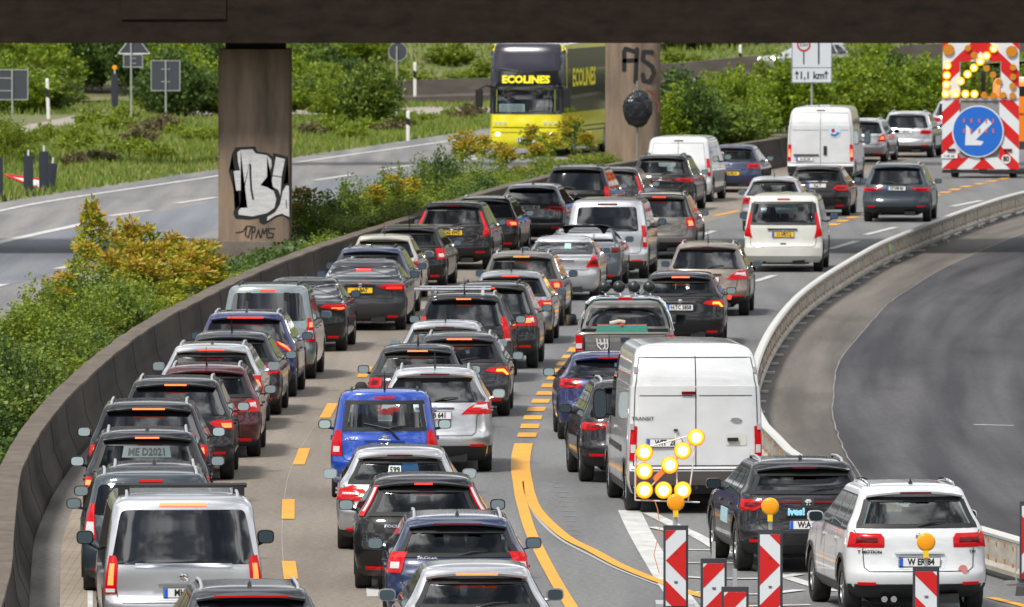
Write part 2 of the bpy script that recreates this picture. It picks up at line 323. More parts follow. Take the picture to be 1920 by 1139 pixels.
# ------------------------------------------------------------------ concrete median wall
root = empty('median_wall', (*wall_path[40], 0), label='long dark stained concrete wall between the jammed lanes and the planted median', cat='wall')
inv = Matrix.Translation(-root.location)
def under(o, r): o.parent = r; o.matrix_parent_inverse = Matrix.Translation(-Vector(r.location)); return o
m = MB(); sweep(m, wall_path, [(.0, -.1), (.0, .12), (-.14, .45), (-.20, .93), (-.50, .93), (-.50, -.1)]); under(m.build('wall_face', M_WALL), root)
m = MB()
rr = random.Random(3)
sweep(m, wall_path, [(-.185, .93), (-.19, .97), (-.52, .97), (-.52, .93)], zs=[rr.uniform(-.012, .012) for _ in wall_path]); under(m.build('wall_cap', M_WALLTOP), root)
jp = resample(wall_path, 5.0) if False else wall_path
acc = 0; m = MB()
for a, b in zip(wall_path, wall_path[1:]):
    acc += (b - a).length
    if acc > 5.5 and a.y > 110:
        acc = 0; t = (b - a).normalized(); q = Vector((t.y, -t.x)); sweep(m, [a, a + t * .035], [(.004, 0), (.006, .12), (-.134, .45), (-.194, .93), (-.30, .93), (-.10, .0)])
under(m.build('wall_joints', mat('joint_dark', (.008, .007, .006), .9)), root)
# far wall on the ramp, rising to the right
fw_px = [(770, 192), (915, 190), (1240, 170), (1500, 150), (1760, 136), (2000, 126)]
fw = []; fz = []
for (x, y), z in zip([(640, 0), (770, 0), (915, 0), (1240, 0), (1500, 0), (1760, 0), (2050, 0)], (0, 0, .08, .62, 1.15, 1.45, 1.7)):
    D = 482.0; fw.append(Vector(((x - 960) / FPX * D, D + (x-960)*.01))); fz.append(z)
fwp = catmull(fw, 5); fzz = [fz[min(int(i / 5), 6)] * (1 - (i % 5) / 5) + fz[min(int(i / 5) + 1, 6)] * ((i % 5) / 5) for i in range(len(fwp))]
m = MB(); sweep(m, fwp, [(0, -.3), (0, .25), (-.1, .35), (-.15, 1.0), (-.4, 1.0), (-.4, -.3)], zs=fzz)
tag(m.build('concrete_barrier', mat('far_wall', (.075, .062, .055), .9, noise=(.8, (.12, .10, .09), .2, (1, 1, 3)))), 'brown concrete barrier curving behind the yellow bus up the ramp', 'barrier')
# ramp road and hills
m = MB(); v = []; f = []; nx, ny = 60, 14
def hillz(x, d):
    base = max(0, min(1.9, .62 + (x - 6) * .075)) if x > -6 else max(0, .1)
    t = max(0, (d - 497) / 60); return base * min(1, max(0, (d - 470) / 12)) + (t * 9 if d > 497 else 0) + .25 * math.sin(x * .8 + d * .3) * min(1, t * 3)
for j in range(ny):
    d = 482.5 + (j / (ny - 1)) ** 1.4 * 150
    for i in range(nx):
        x = -60 + 130 * i / (nx - 1); v.append((x, d, hillz(x, d) - .03))
for j in range(ny - 1):
    for i in range(nx - 1): f.append((j*nx+i, j*nx+i+1, (j+1)*nx+i+1, (j+1)*nx+i))
m.add(v, f); tag(m.build('hills', M_GRASS, smooth=60), kind='structure')

# ------------------------------------------------------------------ bridges and pillars
PD = 277.8
def px2x(x, D): return (x - 960) / FPX * D
root = empty('road_bridge', (0, 276.1, 0), label='dark brown concrete road bridge spanning the whole top of the view', cat='bridge')
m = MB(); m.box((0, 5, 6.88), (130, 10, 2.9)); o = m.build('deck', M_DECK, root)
m = MB()
for x0, x1 in ((px2x(228, 276.1), px2x(424, 276.1)),):
    m.box(((x0+x1)/2, -.02, 6.63), (x1-x0, .06, 1.2))
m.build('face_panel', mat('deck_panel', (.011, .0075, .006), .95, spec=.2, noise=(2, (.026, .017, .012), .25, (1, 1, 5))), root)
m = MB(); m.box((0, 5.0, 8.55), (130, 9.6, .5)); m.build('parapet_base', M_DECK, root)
o = MB(); 
for i in range(90): o.box((-60 + i*1.35, .3, 9.4), (.06, .06, 1.0))
o.box((0, .3, 9.9), (125, .08, .08)); o.build('railing', M_STEEL, root)
root2 = empty('road_bridge', (0, 366.4, 0), label='second concrete bridge deck behind the first, resting on the pillar marked AS', cat='bridge')
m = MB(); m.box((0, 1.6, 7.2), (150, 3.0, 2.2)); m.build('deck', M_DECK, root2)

def rounded_rect(w, d, r, n=4):
    p = []
    for cx, cy, a0 in ((w/2-r, -d/2+r, -90), (w/2-r, d/2-r, 0), (-w/2+r, d/2-r, 90), (-w/2+r, -d/2+r, 180)):
        for k in range(n + 1):
            a = R(a0 + 90 * k / n); p.append((cx + r*math.cos(a), cy + r*math.sin(a)))
    return p
def vprism(mb, poly, z0, z1, m=0):
    n = len(poly); mb.add([(x, y, z0) for x, y in poly] + [(x, y, z1) for x, y in poly], [tuple(range(n))[::-1], tuple(range(n, 2*n))] + [(i, (i+1) % n, (i+1) % n + n, i+n) for i in range(n)], m)
def stroke(mb, pts, w, y=0.0, cvr=None):
    """brush stroke in the x-z plane, joined with round caps"""
    for (a, b) in zip(pts, pts[1:]):
        a2, b2 = Vector(a), Vector(b); t = (b2 - a2); 
        if t.length < 1e-6: continue
        t.normalize(); n = Vector((-t.y, t.x)) * w / 2; c = []
        for k in range(7):
            an = math.pi * k / 6; c.append(a2 + n * math.cos(an) - t * (w/2) * math.sin(an))
        for k in range(7):
            an = math.pi * k / 6; c.append(b2 - n * math.cos(an) + t * (w/2) * math.sin(an))
        y -= .0006
        mb.add([(p.x, y, p.y) for p in c], [tuple(range(14))])
s1 = FPX / PD
root = empty('bridge_pillar', (px2x(477, PD), PD + .9, 0), label='square concrete bridge pillar with big white and black graffiti, nearer one', cat='pillar')
m = MB(); vprism(m, rounded_rect(1.84, 1.8, .10), -.05, 5.25); m.build('shaft', M_PILLAR, root, smooth=40)
m = MB(); m.box((.02, 0, 5.33), (1.52, 1.4, .36)); m.build('bearing', M_DARK, root)
m = MB(); m.box((.05, -.15, .12), (2.25, 2.3, .5)); m.build('plinth', M_CONC, root)
def gpx(pts, sx=410, sy=240, k=150/712.): return [(((sx + x*k) - 477) / s1, (480 - (sy + y*k)) / s1 + .02) for x, y in pts]
def flatpoly(pts, y, m_, name, parent):
    me = bpy.data.meshes.new(name); b = bmesh.new(); vv = [b.verts.new((p[0], y, p[1])) for p in pts]; f_ = b.faces.new(vv); bmesh.ops.triangulate(b, faces=[f_]); b.to_mesh(me); b.free()
    me.materials.append(m_); o = bpy.data.objects.new(name, me); C.objects.link(o); o.parent = parent; return o
M_GBLK = mat('spray_black', (.008, .008, .009), .6); M_GWHT = mat('spray_white', (.62, .62, .63), .6, noise=(5, (.40, .41, .43), .25, (1, 1, 4)))
outer = [(150, 180), (325, 172), (345, 218), (440, 232), (480, 262), (485, 230), (615, 262), (575, 515), (620, 495), (628, 520), (630, 830), (570, 790), (520, 800), (460, 840), (400, 872), (362, 850), (360, 815), (270, 826), (150, 818), (128, 775), (140, 730), (185, 700), (178, 600), (140, 590), (90, 395), (130, 370), (118, 240)]
flatpoly(gpx(outer), -.904, M_GBLK, 'graffiti_outline', root)
m = MB()
for poly in ([(165, 225), (195, 203), (300, 197), (330, 235), (430, 250), (468, 290), (472, 340), (440, 430), (370, 518), (430, 535), (490, 570), (512, 640), (495, 720), (430, 765), (300, 795), (175, 780), (175, 745), (195, 720), (255, 718), (212, 540), (195, 565), (155, 565), (132, 392), (190, 385), (172, 310)],
             [(510, 265), (590, 285), (560, 440), (548, 610), (530, 560), (465, 520), (480, 430)],
             [(600, 520), (625, 522), (628, 800), (560, 770), (500, 790), (430, 835), (432, 800), (500, 760), (545, 690), (570, 570)]):
    b = bmesh.new(); vv = [b.verts.new((p[0], -.908, p[1])) for p in gpx(poly)]; f_ = b.faces.new(vv); bmesh.ops.triangulate(b, faces=[f_])
    b.verts.index_update(); m.add([v_.co for v_ in b.verts], [[q.index for q in f2.verts] for f2 in b.faces]); b.free()
m.build('graffiti_letters', M_GWHT, root, fix=False)
m = MB()
for st in ([(280, 335), (283, 450), (290, 560), (306, 640)], [(470, 432), (562, 445)], [(600, 650), (604, 720)]): stroke(m, gpx(st), .022 if st[0][0] != 280 else .05, -.911)
for st in ([(155, 942), (215, 930), (250, 880), (235, 960), (262, 985), (285, 900)], [(290, 1000), (300, 890), (262, 882), (322, 890), (320, 930), (296, 940)], [(330, 985), (355, 915), (368, 985)], [(375, 985), (392, 905), (402, 950), (425, 900), (432, 985)], [(500, 905), (440, 905), (445, 940), (485, 950), (480, 985), (440, 985)], [(235, 1055), (300, 1030), (400, 1030), (465, 1055)]):
    stroke(m, gpx(st), .032, -.906)
m.build('graffiti_tag', M_GBLK, root, fix=False)
# second pillar
PD2 = 366.0; s2 = FPX / PD2
root = empty('bridge_pillar', (px2x(1187, PD2), PD2 + .9, 0), label='far round-cornered bridge pillar sprayed with black letters, beside the yellow bus', cat='pillar')
m = MB(); vprism(m, rounded_rect(1.84, 1.8, .45, 8), -.05, 6.1); m.build('shaft', M_PILLAR, root, smooth=40)
def g2(pts): return [((860 + x*.2503 - 1187) / s2, (316 - (60 + y*.2503)) / s2) for x, y in pts]
m = MB()
for st in ([(1240, 285), (1240, 150), (1250, 125), (1330, 150)], [(1335, 130), (1325, 370)], [(1240, 215), (1330, 212)], [(1450, 150), (1385, 150), (1380, 210), (1450, 260), (1465, 310), (1430, 375), (1385, 365), (1380, 320)]):
    stroke(m, g2(st), .15, -.905)
m.build('graffiti_tag', M_GBLK, root, fix=False)
m = MB(); stroke(m, g2([(1410, 435), (1460, 455), (1470, 500), (1500, 540), (1495, 600)]), .06, -.905); m.build('graffiti_scrawl', mat('spray_red', (.16, .03, .03), .6), root, fix=False)
# concrete drain box beside the nearer pillar
p = G(354, 492); root = empty('drain_box', (p.x, p.y, 0), label='small grey box standing in the bushes left of the nearer pillar', cat='box')
m = MB(); m.box((0, 0, .16), (.56, .5, .32), taper=.92); m.build('housing', mat('grey_plastic', (.16, .165, .18), .5), root)
m = MB(); m.box((0, 0, .34), (.56, .5, .04)); m.build('lid', mat('dark_lid', (.05, .05, .055), .5), root)

# ------------------------------------------------------------------ steel work-zone barrier (segments are parts)
root = empty('steel_barrier', (*bar_path[40], 0), label='white galvanised steel mobile barrier curving along the edge of the new asphalt', cat='barrier')
M_BARW = mat('barrier_sheet', (.46, .44, .40), .7, noise=(1.4, (.30, .26, .19), .18, (1, 1, 3)))
M_BART = mat('barrier_rail', (.50, .50, .48), .75)
M_RUST = mat('rust', (.42, .18, .05), .8)
# even resample
def resample(path, step):
    o = [path[0]]; acc = 0
    for a, b in zip(path, path[1:]):
        d = (b - a).length; 
        while acc + d >= step:
            a = a + (b - a).normalized() * (step - acc); d = (b - a).length; o.append(a); acc = 0
        acc += d
    return o
bp_ = resample(bar_path, 4.0)
for i in range(len(bp_) - 1):
    a, b = bp_[i], bp_[i+1]; t = (b - a).normalized(); a2 = a + t*.03; b2 = b - t*.03
    if a.y < 100 : continue
    m = MB(); sweep(m, [a2, b2], [(.09, .10), (.10, .16), (.055, .22), (.055, .50), (.065, .54), (-.065, .54), (-.055, .50), (-.055, .22), (-.10, .16), (-.09, .10)])
    seg = under(m.build('panel', M_BARW), root)
    m = MB(); sweep(m, [a, b], [(.07, .55), (.08, .59), (.05, .62), (-.05, .62), (-.08, .59), (-.07, .55)]); r_ = under(m.build('top_rail', M_BART), root)
    m = MB(); c = a; q = Vector((t.y, -t.x)); ang = math.atan2(t.y, t.x)
    m.box((c.x, c.y, .035), (.14, .44, .04), rz=ang); m.box((c.x, c.y, .28), (.07, .16, .5), rz=ang); under(m.build('foot', M_STEEL), root)
    m = MB()
    for k in range(7):
        for zz in (.24, .47):
            for sd_ in (-1, 1):
                c = a2 + t * (.3 + k * .56); pz = zz + (.03 if k % 2 else 0)
                cc = c + q * sd_ * .064
                m.box((cc.x, cc.y, pz), (.06, .012, .05), rz=ang)
    under(m.build('rivets', M_RUST), root)
# ================================================================== vehicles
def paint(name, col, metal=.35, rough=.32):
    dk = max(col) < .06; return mat('paint_' + name, col, noise=(1.7, tuple(min(.8, c * 1.22 + .006) for c in col), .3, (1, 1, 1.6)), rough=.38 if dk else rough, metal=metal * (.25 if dk else 1), coat=.7 if dk else 1.0, spec=.2 if dk else .5)
PAINT = dict(black=paint('black', (.004, .004, .005), .1), charcoal=paint('charcoal', (.010, .010, .013)), grey=paint('grey', (.085, .088, .095), .5), dkgrey=paint('dkgrey', (.026, .027, .032), .5),
    silver=paint('silver', (.50, .51, .53), .75, .3), silverd=paint('silverd', (.30, .31, .33), .7, .3), white=paint('white', (.53, .545, .56), 0, .35), offwhite=paint('offwhite', (.52, .52, .48), 0, .4),
    blue=paint('blue', (.008, .055, .36), .2), dkblue=paint('dkblue', (.008, .012, .050), .2), navy=paint('navy', (.010, .022, .07), .2), violet=paint('violet', (.009, .013, .085), .3), red=paint('red', (.055, .010, .014), .3),
    bronze=paint('bronze', (.22, .175, .145), .5), slate=paint('slate', (.030, .042, .055), .4), berl=paint('berl', (.20, .24, .25), .5), beige=paint('beige', (.42, .40, .34), .3), tesla=paint('tesla', (.12, .135, .16), .6), brown=paint('brown', (.12, .11, .10), .5))
M_RED = mat('lamp_red', (.42, .002, .005), .2, coat=.15, spec=.3, emis=(1, .01, .01), es=.07)
M_REDDK = mat('lamp_red_dark', (.12, .003, .005), .2, coat=.2, spec=.3)
M_BRK = mat('brake_lit', (1, .05, .02), .3, emis=(1, .04, .015), es=1.0)
M_BRKH = mat('brake_lit_hot', (1, .3, .1), .3, emis=(1, .10, .02), es=1.5)
M_TURN = mat('indicator_lit', (1, .5, .05), .3, emis=(1, .33, .015), es=1.6)
M_CLR = mat('lamp_clear', (.55, .55, .56), .15, coat=1)
M_MIR = mat('mirror_face', (.19, .23, .225), .03, metal=1)
M_PRIV = mat('glass_privacy', (.005, .006, .008), .03, spec=.8, coat=.35)
def glass(name, tint):
    m = bpy.data.materials.new(name); m.use_nodes = True; t = m.node_tree; t.nodes.clear(); Nn = t.nodes.new
    tr = Nn('ShaderNodeBsdfTransparent'); tr.inputs[0].default_value = (*tint, 1); gl = Nn('ShaderNodeBsdfGlossy'); gl.inputs['Roughness'].default_value = .02
    fr = Nn('ShaderNodeFresnel'); ge = Nn('ShaderNodeNewGeometry'); mr_ = Nn('ShaderNodeMapRange'); mr_.inputs[3].default_value = 1.85; mr_.inputs[4].default_value = 1/1.85; t.links.new(ge.outputs['Backfacing'], mr_.inputs[0]); t.links.new(mr_.outputs[0], fr.inputs[0]); mx = Nn('ShaderNodeMixShader'); o = Nn('ShaderNodeOutputMaterial')
    t.links.new(fr.outputs[0], mx.inputs[0]); t.links.new(tr.outputs[0], mx.inputs[1]); t.links.new(gl.outputs[0], mx.inputs[2]); t.links.new(mx.outputs[0], o.inputs[0]); return m
M_GL = glass('glass_tinted', (.42, .50, .50)); M_GLC = glass('glass_clear', (.72, .80, .79)); M_GLD = glass('glass_dark', (.16, .19, .20))
M_SEAT = mat('seat_cloth', (.03, .03, .033), .9)
M_PLATE = mat('plate_white', (.72, .72, .72), .4); M_PLATEY = mat('plate_yellow', (.80, .50, .02), .4); M_EU = mat('plate_blue', (.01, .10, .55), .4); M_INK = mat('plate_ink', (.01, .01, .01), .5)
M_RIM = mat('alloy_rim', (.45, .46, .47), .25, metal=.9); M_GAP = mat('panel_gap', (.006, .006, .006), .8); M_HUBB = mat('wheel_dark', (.02, .02, .02), .6)
M_STICK = mat('sticker', (.62, .72, .66), .5)
M_SKIN = mat('skin', (.48, .28, .20), .6); M_HAIR = mat('hair', (.02, .015, .01), .8)

# z-levels of the horizontal slices: (z, rear y, front y inset, width fraction, rear corner radius, front corner radius)
def body_slices(t, L, H, zb, sl, W):
    hw = W / 2; zt = H - .16
    ra, rb = (.18 + sl * 1.45, L - 2.35) if t != 'sedan' else (.6 + sl * 1.42, L - 2.4)
    rm, rh = (ra + rb) / 2, (rb - ra) / 2
    if t in ('hatch', 'suv', 'wagon', 'mpv'):
        gz = .26 if t == 'suv' else .19; tw = {'hatch': .69, 'suv': .715, 'wagon': .70, 'mpv': .79}[t]
        rows = [(gz, .22, .3, .88, .4, .5), (gz+.09, .09, .12, .955, .42, .5), (.42, .02, .03, .985, .42, .5), (.56, .0, .0, 1, .42, .5), (.66, .05, .02, 1, .38, .5), (.76, .075, .10, .995, .36, .5), (zb-.10, .10, .35, .975, .34, .5), (zb-.02, .13, .95, .96, .33, .45),
                (zb+.05, .13+.12*sl, 1.2, .945, .32, .4), ((zb+zt)/2, .13+.5*sl, 1.55, (.945+tw+.05)/2, .28, .35), (zt, .13+sl*.95, 1.98, tw+.045, .25, .3), (H-.075, .13+sl*1.08, 2.12, tw, .25, .3), (H-.040, .13+sl*1.22, 2.22, tw-.06, .25, .3), (H-.019, ra, L-rb, tw-.17, .25, .25), (H-.006, rm-.8*rh, L-rm-.8*rh, tw-.36, .18, .18), (H-.001, rm-.6*rh, L-rm-.6*rh, tw-.58, .08, .08), (H, rm-.5*rh, L-rm-.5*rh, .03, .01, .01)]
    elif t == 'sedan':
        tw = .70; rows = [(.2, .22, .3, .88, .4, .5), (.29, .09, .12, .955, .42, .5), (.42, .02, .03, .985, .42, .5), (.58, .0, .0, 1, .42, .5), (.70, .04, .02, 1, .38, .5), (.82, .05, .14, .99, .36, .5), (zb-.06, .045, .4, .97, .34, .5), (zb-.015, .09, .95, .955, .33, .45), (zb+.005, .40, 1.1, .93, .32, .4),
                (zb+.045, .60, 1.25, .90, .32, .4), ((zb+zt)/2, .60+.5*sl, 1.65, .84, .28, .35), (zt, .6+sl, 2.08, tw+.05, .25, .3), (H-.075, .6+sl*1.1, 2.2, tw, .25, .3), (H-.040, .6+sl*1.25, 2.3, tw-.07, .25, .3), (H-.019, ra, L-rb, tw-.18, .2, .2), (H-.006, rm-.8*rh, L-rm-.8*rh, tw-.36, .12, .12), (H-.001, rm-.6*rh, L-rm-.6*rh, tw-.54, .06, .06), (H, rm-.5*rh, L-rm-.5*rh, .03, .01, .01)]
    elif t == 'fast':
        tw = .66; rows = [(.2, .22, .3, .88, .4, .5), (.29, .09, .12, .955, .42, .5), (.42, .02, .03, .985, .42, .5), (.58, .0, .0, 1, .42, .5), (.72, .03, .02, 1, .38, .5), (.85, .04, .14, .99, .36, .5), (zb-.05, .06, .5, .965, .36, .5), (zb, .18, 1.0, .94, .36, .45), (zb+.05, .32, 1.15, .91, .36, .4),
                ((zb+zt)/2, .32+.42*sl, 1.6, .83, .3, .35), (zt, .32+sl, 2.0, tw+.06, .25, .3), (H-.09, .32+sl*1.2, 2.15, tw, .25, .3), (H-.045, .32+sl*1.45, 2.3, tw-.08, .25, .3), (H-.02, .32+sl*1.7, 2.5, tw-.2, .25, .3), (H, L*.5, L*.42, .08, .1, .1)]
    elif t == 'van':
        rows = [(.24, .14, .3, .92, .25, .5), (.34, .03, .1, .975, .28, .5), (.46, .0, .03, .99, .28, .5), (.60, .0, .0, 1, .28, .5), (.72, .07, .05, 1, .22, .5), (zb-.1, .08, .3, .99, .2, .5), (zb, .09, .7, .98, .2, .45), (zb+.1, .12, 1.0, .965, .2, .4), ((zb+zt)/2, .21, 1.4, .93, .2, .35), (zt, .33, 1.9, .875, .2, .3), (H-.10, .36, 2.0, .84, .22, .3), (H-.05, .42, 2.1, .78, .25, .3), (H-.02, .6, 2.3, .66, .25, .3), (H-.006, .7, 2.5, .48, .3, .3), (H-.001, 1.1, 2.7, .22, .12, .12), (H, L*.45, L*.45, .03, .02, .02)]
    else:  # box van
        rows = [(.30, .12, .3, .94, .12, .5), (.40, .02, .1, .98, .14, .5), (.52, .0, .03, 1, .14, .5), (.66, .0, .0, 1, .14, .5), (.70, .05, .02, 1, .10, .5), (1.05, .05, .25, 1, .10, .5), (1.25, .05, .9, .995, .10, .4), (1.9, .06, 1.6, .97, .12, .35), (H-.62, .07, 1.75, .955, .12, .35), (H-.45, .10, 1.85, .94, .14, .3), (H-.22, .20, 2.0, .90, .16, .3), (H-.12, .27, 2.1, .86, .18, .3), (H-.05, .36, 2.2, .78, .2, .3), (H-.015, .6, 2.5, .6, .3, .3), (H, L*.46, L*.46, .08, .1, .1)]
    out = []
    n = 4
    for i in range(len(rows) - 1):
        a, b, c, d = rows[max(i-1, 0)], rows[i], rows[i+1], rows[min(i+2, len(rows)-1)]
        for k in range(n):
            t_ = k / n; h = []
            for q in range(6):
                A, B, Cc, D = a[q], b[q], c[q], d[q]
                if q == 0: h.append(B + (Cc - B) * t_); continue
                z0, z1, z2, z3 = a[0], b[0], c[0], d[0]
                m1 = (Cc - A) / max(z2 - z0, 1e-5) * (z2 - z1); m2 = (D - B) / max(z3 - z1, 1e-5) * (z2 - z1); lim = 2.2 * abs(Cc - B)
                m1 = max(-lim, min(lim, m1)); m2 = max(-lim, min(lim, m2)); t2, t3 = t_*t_, t_**3
                h.append((2*t3-3*t2+1)*B + (t3-2*t2+t_)*m1 + (-2*t3+3*t2)*Cc + (t3-t2)*m2)
            out.append(h)
    out.append(list(rows[-1]))
    return [(z, yr, L - yi, w * hw, rr_, rf) for z, yr, yi, w, rr_, rf in out]
class Shape:
    def __init__(s, sl, p=2.6): s.s = sl; s.p = p
    def at(s, z):
        S = s.s
        if z <= S[0][0]: return S[0][1:]
        for a, b in zip(S, S[1:]):
            if z <= b[0]:
                t = (z - a[0]) / max(b[0] - a[0], 1e-6); return tuple(a[i] + (b[i] - a[i]) * t for i in range(1, 6))
        return S[-1][1:]
    def rear(s, u, z):
        yr, yf, w, rr_, rf = s.at(z); u = max(-.9995, min(.9995, u))
        return Vector((u * w, yr + rr_ * (1 - (1 - abs(u) ** s.p) ** (1 / s.p)), z))
    def side(s, y, z, sg=1):
        yr, yf, w, rr_, rf = s.at(z)
        if y < yr + rr_: k = max(0, (1 - min(1, max(0, (yr + rr_ - y) / rr_)) ** s.p)) ** (1 / s.p)
        elif y > yf - rf: k = max(0, (1 - min(1, (y - yf + rf) / rf) ** s.p)) ** (1 / s.p)
        else: k = 1
        return Vector((sg * w * k, y, z))
    def front(s, u, z):
        yr, yf, w, rr_, rf = s.at(z); u = max(-.9995, min(.9995, u))
        return Vector((u * w, yf - rf * (1 - (1 - abs(u) ** s.p) ** (1 / s.p)), z))
    def mesh(s, mb):
        nq, nm = 7, 12; v = []
        for z, yr, yf, w, rr_, rf in s.s:
            pts = []
            for k in range(nq + 1):
                a = math.pi / 2 * k / nq; pts.append((w * math.sin(a) ** (2 / s.p), yr + rr_ * (1 - math.cos(a) ** (2 / s.p))))
            y0, y1 = yr + rr_, yf - rf
            for k in range(1, nm): pts.append((w, y0 + (y1 - y0) * k / nm))
            for k in range(nq + 1):
                a = math.pi / 2 * (1 - k / nq); pts.append((w * max(0, math.sin(a)) ** (2 / s.p), yf - rf * (1 - max(0, math.cos(a)) ** (2 / s.p))))
            full = pts + [(-x, y) for x, y in pts[-2:0:-1]]
            v.append([(x, y, z) for x, y in full])
        n = len(v[0]); f = []; vv = [p for r_ in v for p in r_]
        for i in range(len(v) - 1):
            for k in range(n): f.append((i*n+k, i*n+(k+1) % n, (i+1)*n+(k+1) % n, (i+1)*n+k))
        f.append(tuple(range(n))[::-1]); f.append(tuple((len(v)-1)*n+k for k in range(n)))
        mb.add(vv, f)

def polyrows(poly, n=9):
    zs = [p[1] for p in poly]; z0, z1 = min(zs), max(zs); out = []
    for i in range(n):
        z = z0 + (z1 - z0) * (i / (n - 1)); z_ = min(max(z, z0 + 1e-4), z1 - 1e-4); xs = []
        for a, b in zip(poly, poly[1:] + poly[:1]):
            if (a[1] - z_) * (b[1] - z_) <= 0 and abs(a[1] - b[1]) > 1e-9: xs.append(a[0] + (b[0] - a[0]) * (z_ - a[1]) / (b[1] - a[1]))
        if len(xs) > 1: out.append((z_, min(xs), max(xs)))
    return out
def rrect(u0, u1, z0, z1, u0t=None, u1t=None, cu=.06, cz=.05):
    """rounded trapezoid rows"""
    u0t = u0 if u0t is None else u0t; u1t = u1 if u1t is None else u1t; out = []
    for k in range(4):
        a = math.pi / 2 * k / 3; out.append((z0 + cz * (1 - math.cos(a)) if k else z0, u0 + cu * (1 - math.sin(a)), u1 - cu * (1 - math.sin(a))))
    for k in range(1, 6):
        t = k / 6; z = z0 + cz + (z1 - z0 - 2*cz) * t; tt = (z - z0) / (z1 - z0); out.append((z, u0 + (u0t-u0)*tt, u1 + (u1t-u1)*tt))
    for k in range(4):
        a = math.pi / 2 * (3 - k) / 3; out.append((z1 - cz * (1 - math.cos(a)), u0t + cu * (1 - math.sin(a)), u1t - cu * (1 - math.sin(a))))
    return sorted(out)
def patch(mb, rows, fpos, out_hint, off=.006, cols=10, m=0, skirt=.016):
    g = [[fpos(a0 + (a1 - a0) * k / cols, z) for k in range(cols + 1)] for z, a0, a1 in rows]; nr = len(g); nc = cols + 1; P = []; Q = []
    for i in range(nr):
        for k in range(nc):
            du = g[i][min(k+1, cols)] - g[i][max(k-1, 0)]; dv = g[min(i+1, nr-1)][k] - g[max(i-1, 0)][k]; n = du.cross(dv)
            if n.length < 1e-9: n = Vector(out_hint)
            n.normalize()
            if n.dot(Vector(out_hint)) < 0: n = -n
            P.append(g[i][k] + n * off); Q.append(g[i][k] - n * skirt)
    f = [(i*nc+k, i*nc+k+1, (i+1)*nc+k+1, (i+1)*nc+k) for i in range(nr-1) for k in range(cols)]
    ring = [k for k in range(nc)] + [i*nc+cols for i in range(1, nr)] + [(nr-1)*nc+k for k in range(cols-1, -1, -1)] + [i*nc for i in range(nr-2, 0, -1)]
    v = P + [Q[i] for i in ring]; b = len(P); n_ = len(ring)
    f += [(ring[i], b+i, b+(i+1) % n_, ring[(i+1) % n_]) for i in range(n_)]
    mb.add(v, f, m)
def ribbon(mb, pts, fpos, hint, w, off=.004, m=0):
    """thin line on the surface through (a, z) points"""
    v = []; hint = Vector(hint); pts = [Vector(p) for p in pts]; fine = []
    for a, b in zip(pts, pts[1:]):
        n = max(1, int((b - a).length / .08))
        for k in range(n): fine.append(a + (b - a) * k / n)
    fine.append(pts[-1]); W3 = [fpos(p[0], p[1]) for p in fine]
    for i, p in enumerate(W3):
        t = (W3[min(i+1, len(W3)-1)] - W3[max(i-1, 0)]).normalized(); q = t.cross(hint).normalized() * w / 2
        v += [p + q + hint * off, p - q + hint * off]
    mb.add(v, [(2*i, 2*i+1, 2*i+3, 2*i+2) for i in range(len(W3)-1)], m)

def boolean(o, cut_mb, mats):
    par = o.parent; o.parent = None; c = cut_mb.build('cutter', mats); md = o.modifiers.new('b', 'BOOLEAN'); md.operation = 'DIFFERENCE'; md.solver = 'EXACT'; md.object = c
    md.material_mode = 'TRANSFER'
    dg = bpy.context.evaluated_depsgraph_get(); dg.update(); me = bpy.data.meshes.new_from_object(o.evaluated_get(dg)); o.modifiers.clear()
    o.parent = par; old = o.data; o.data = me; bpy.data.meshes.remove(old); cm = c.data; bpy.data.objects.remove(c); bpy.data.meshes.remove(cm)
    me.polygons.foreach_set('use_smooth', [True] * len(me.polygons)); me.set_sharp_from_angle(angle=R(34))

# shared wheel meshes
WH = {}
def wheel(parent, x, y, r, sg, fancy):
    k = (round(r, 2), sg, fancy)
    if k not in WH:
        a = MB(); w = .11; a.lathe([(r*.62, -w), (r*.93, -w), (r*.985, -w*.82), (r, -w*.5), (r, w*.5), (r*.985, w*.82), (r*.93, w), (r*.62, w)], (0, 0, 0), 'x', 28, caps=False)
        t = a.build('tyre', M_RUB, None, smooth=50)
        b = MB(); s_ = sg
        b.lathe([(r*.64, -.10), (r*.64, .085), (r*.60, .095), (r*.585, .07), (r*.55, -.02), (.02, -.02)], (0, 0, 0), 'x', 28, caps=True)
        nsp = 5 if fancy else 7
        for q in range(nsp):
            an = 2 * math.pi * q / nsp
            for d in ((-.09, .09) if fancy else (0,)):
                p0 = Vector((.075, .05*math.cos(an), .05*math.sin(an))); p1 = Vector((.085, r*.59*math.cos(an+d), r*.59*math.sin(an+d))); b.tube([p0, p1], [.028, .02], 5)
        b.lathe([(.06, .0), (.06, .09), (.03, .10)], (0, 0, 0), 'x', 12)
        if sg < 0: b.v = [(-x_, y_, z_) for x_, y_, z_ in b.v]
        rm = b.build('rim', M_RIM if fancy != 2 else M_STEEL, None, smooth=40)
        WH[k] = (t.data, rm.data); bpy.data.objects.remove(t); bpy.data.objects.remove(rm)
    td, rd = WH[k]
    t = bpy.data.objects.new('wheel', rd); C.objects.link(t); t.parent = parent; t.location = (x, y, r)
    q = bpy.data.objects.new('tyre', td); C.objects.link(q); q.parent = t
    return t

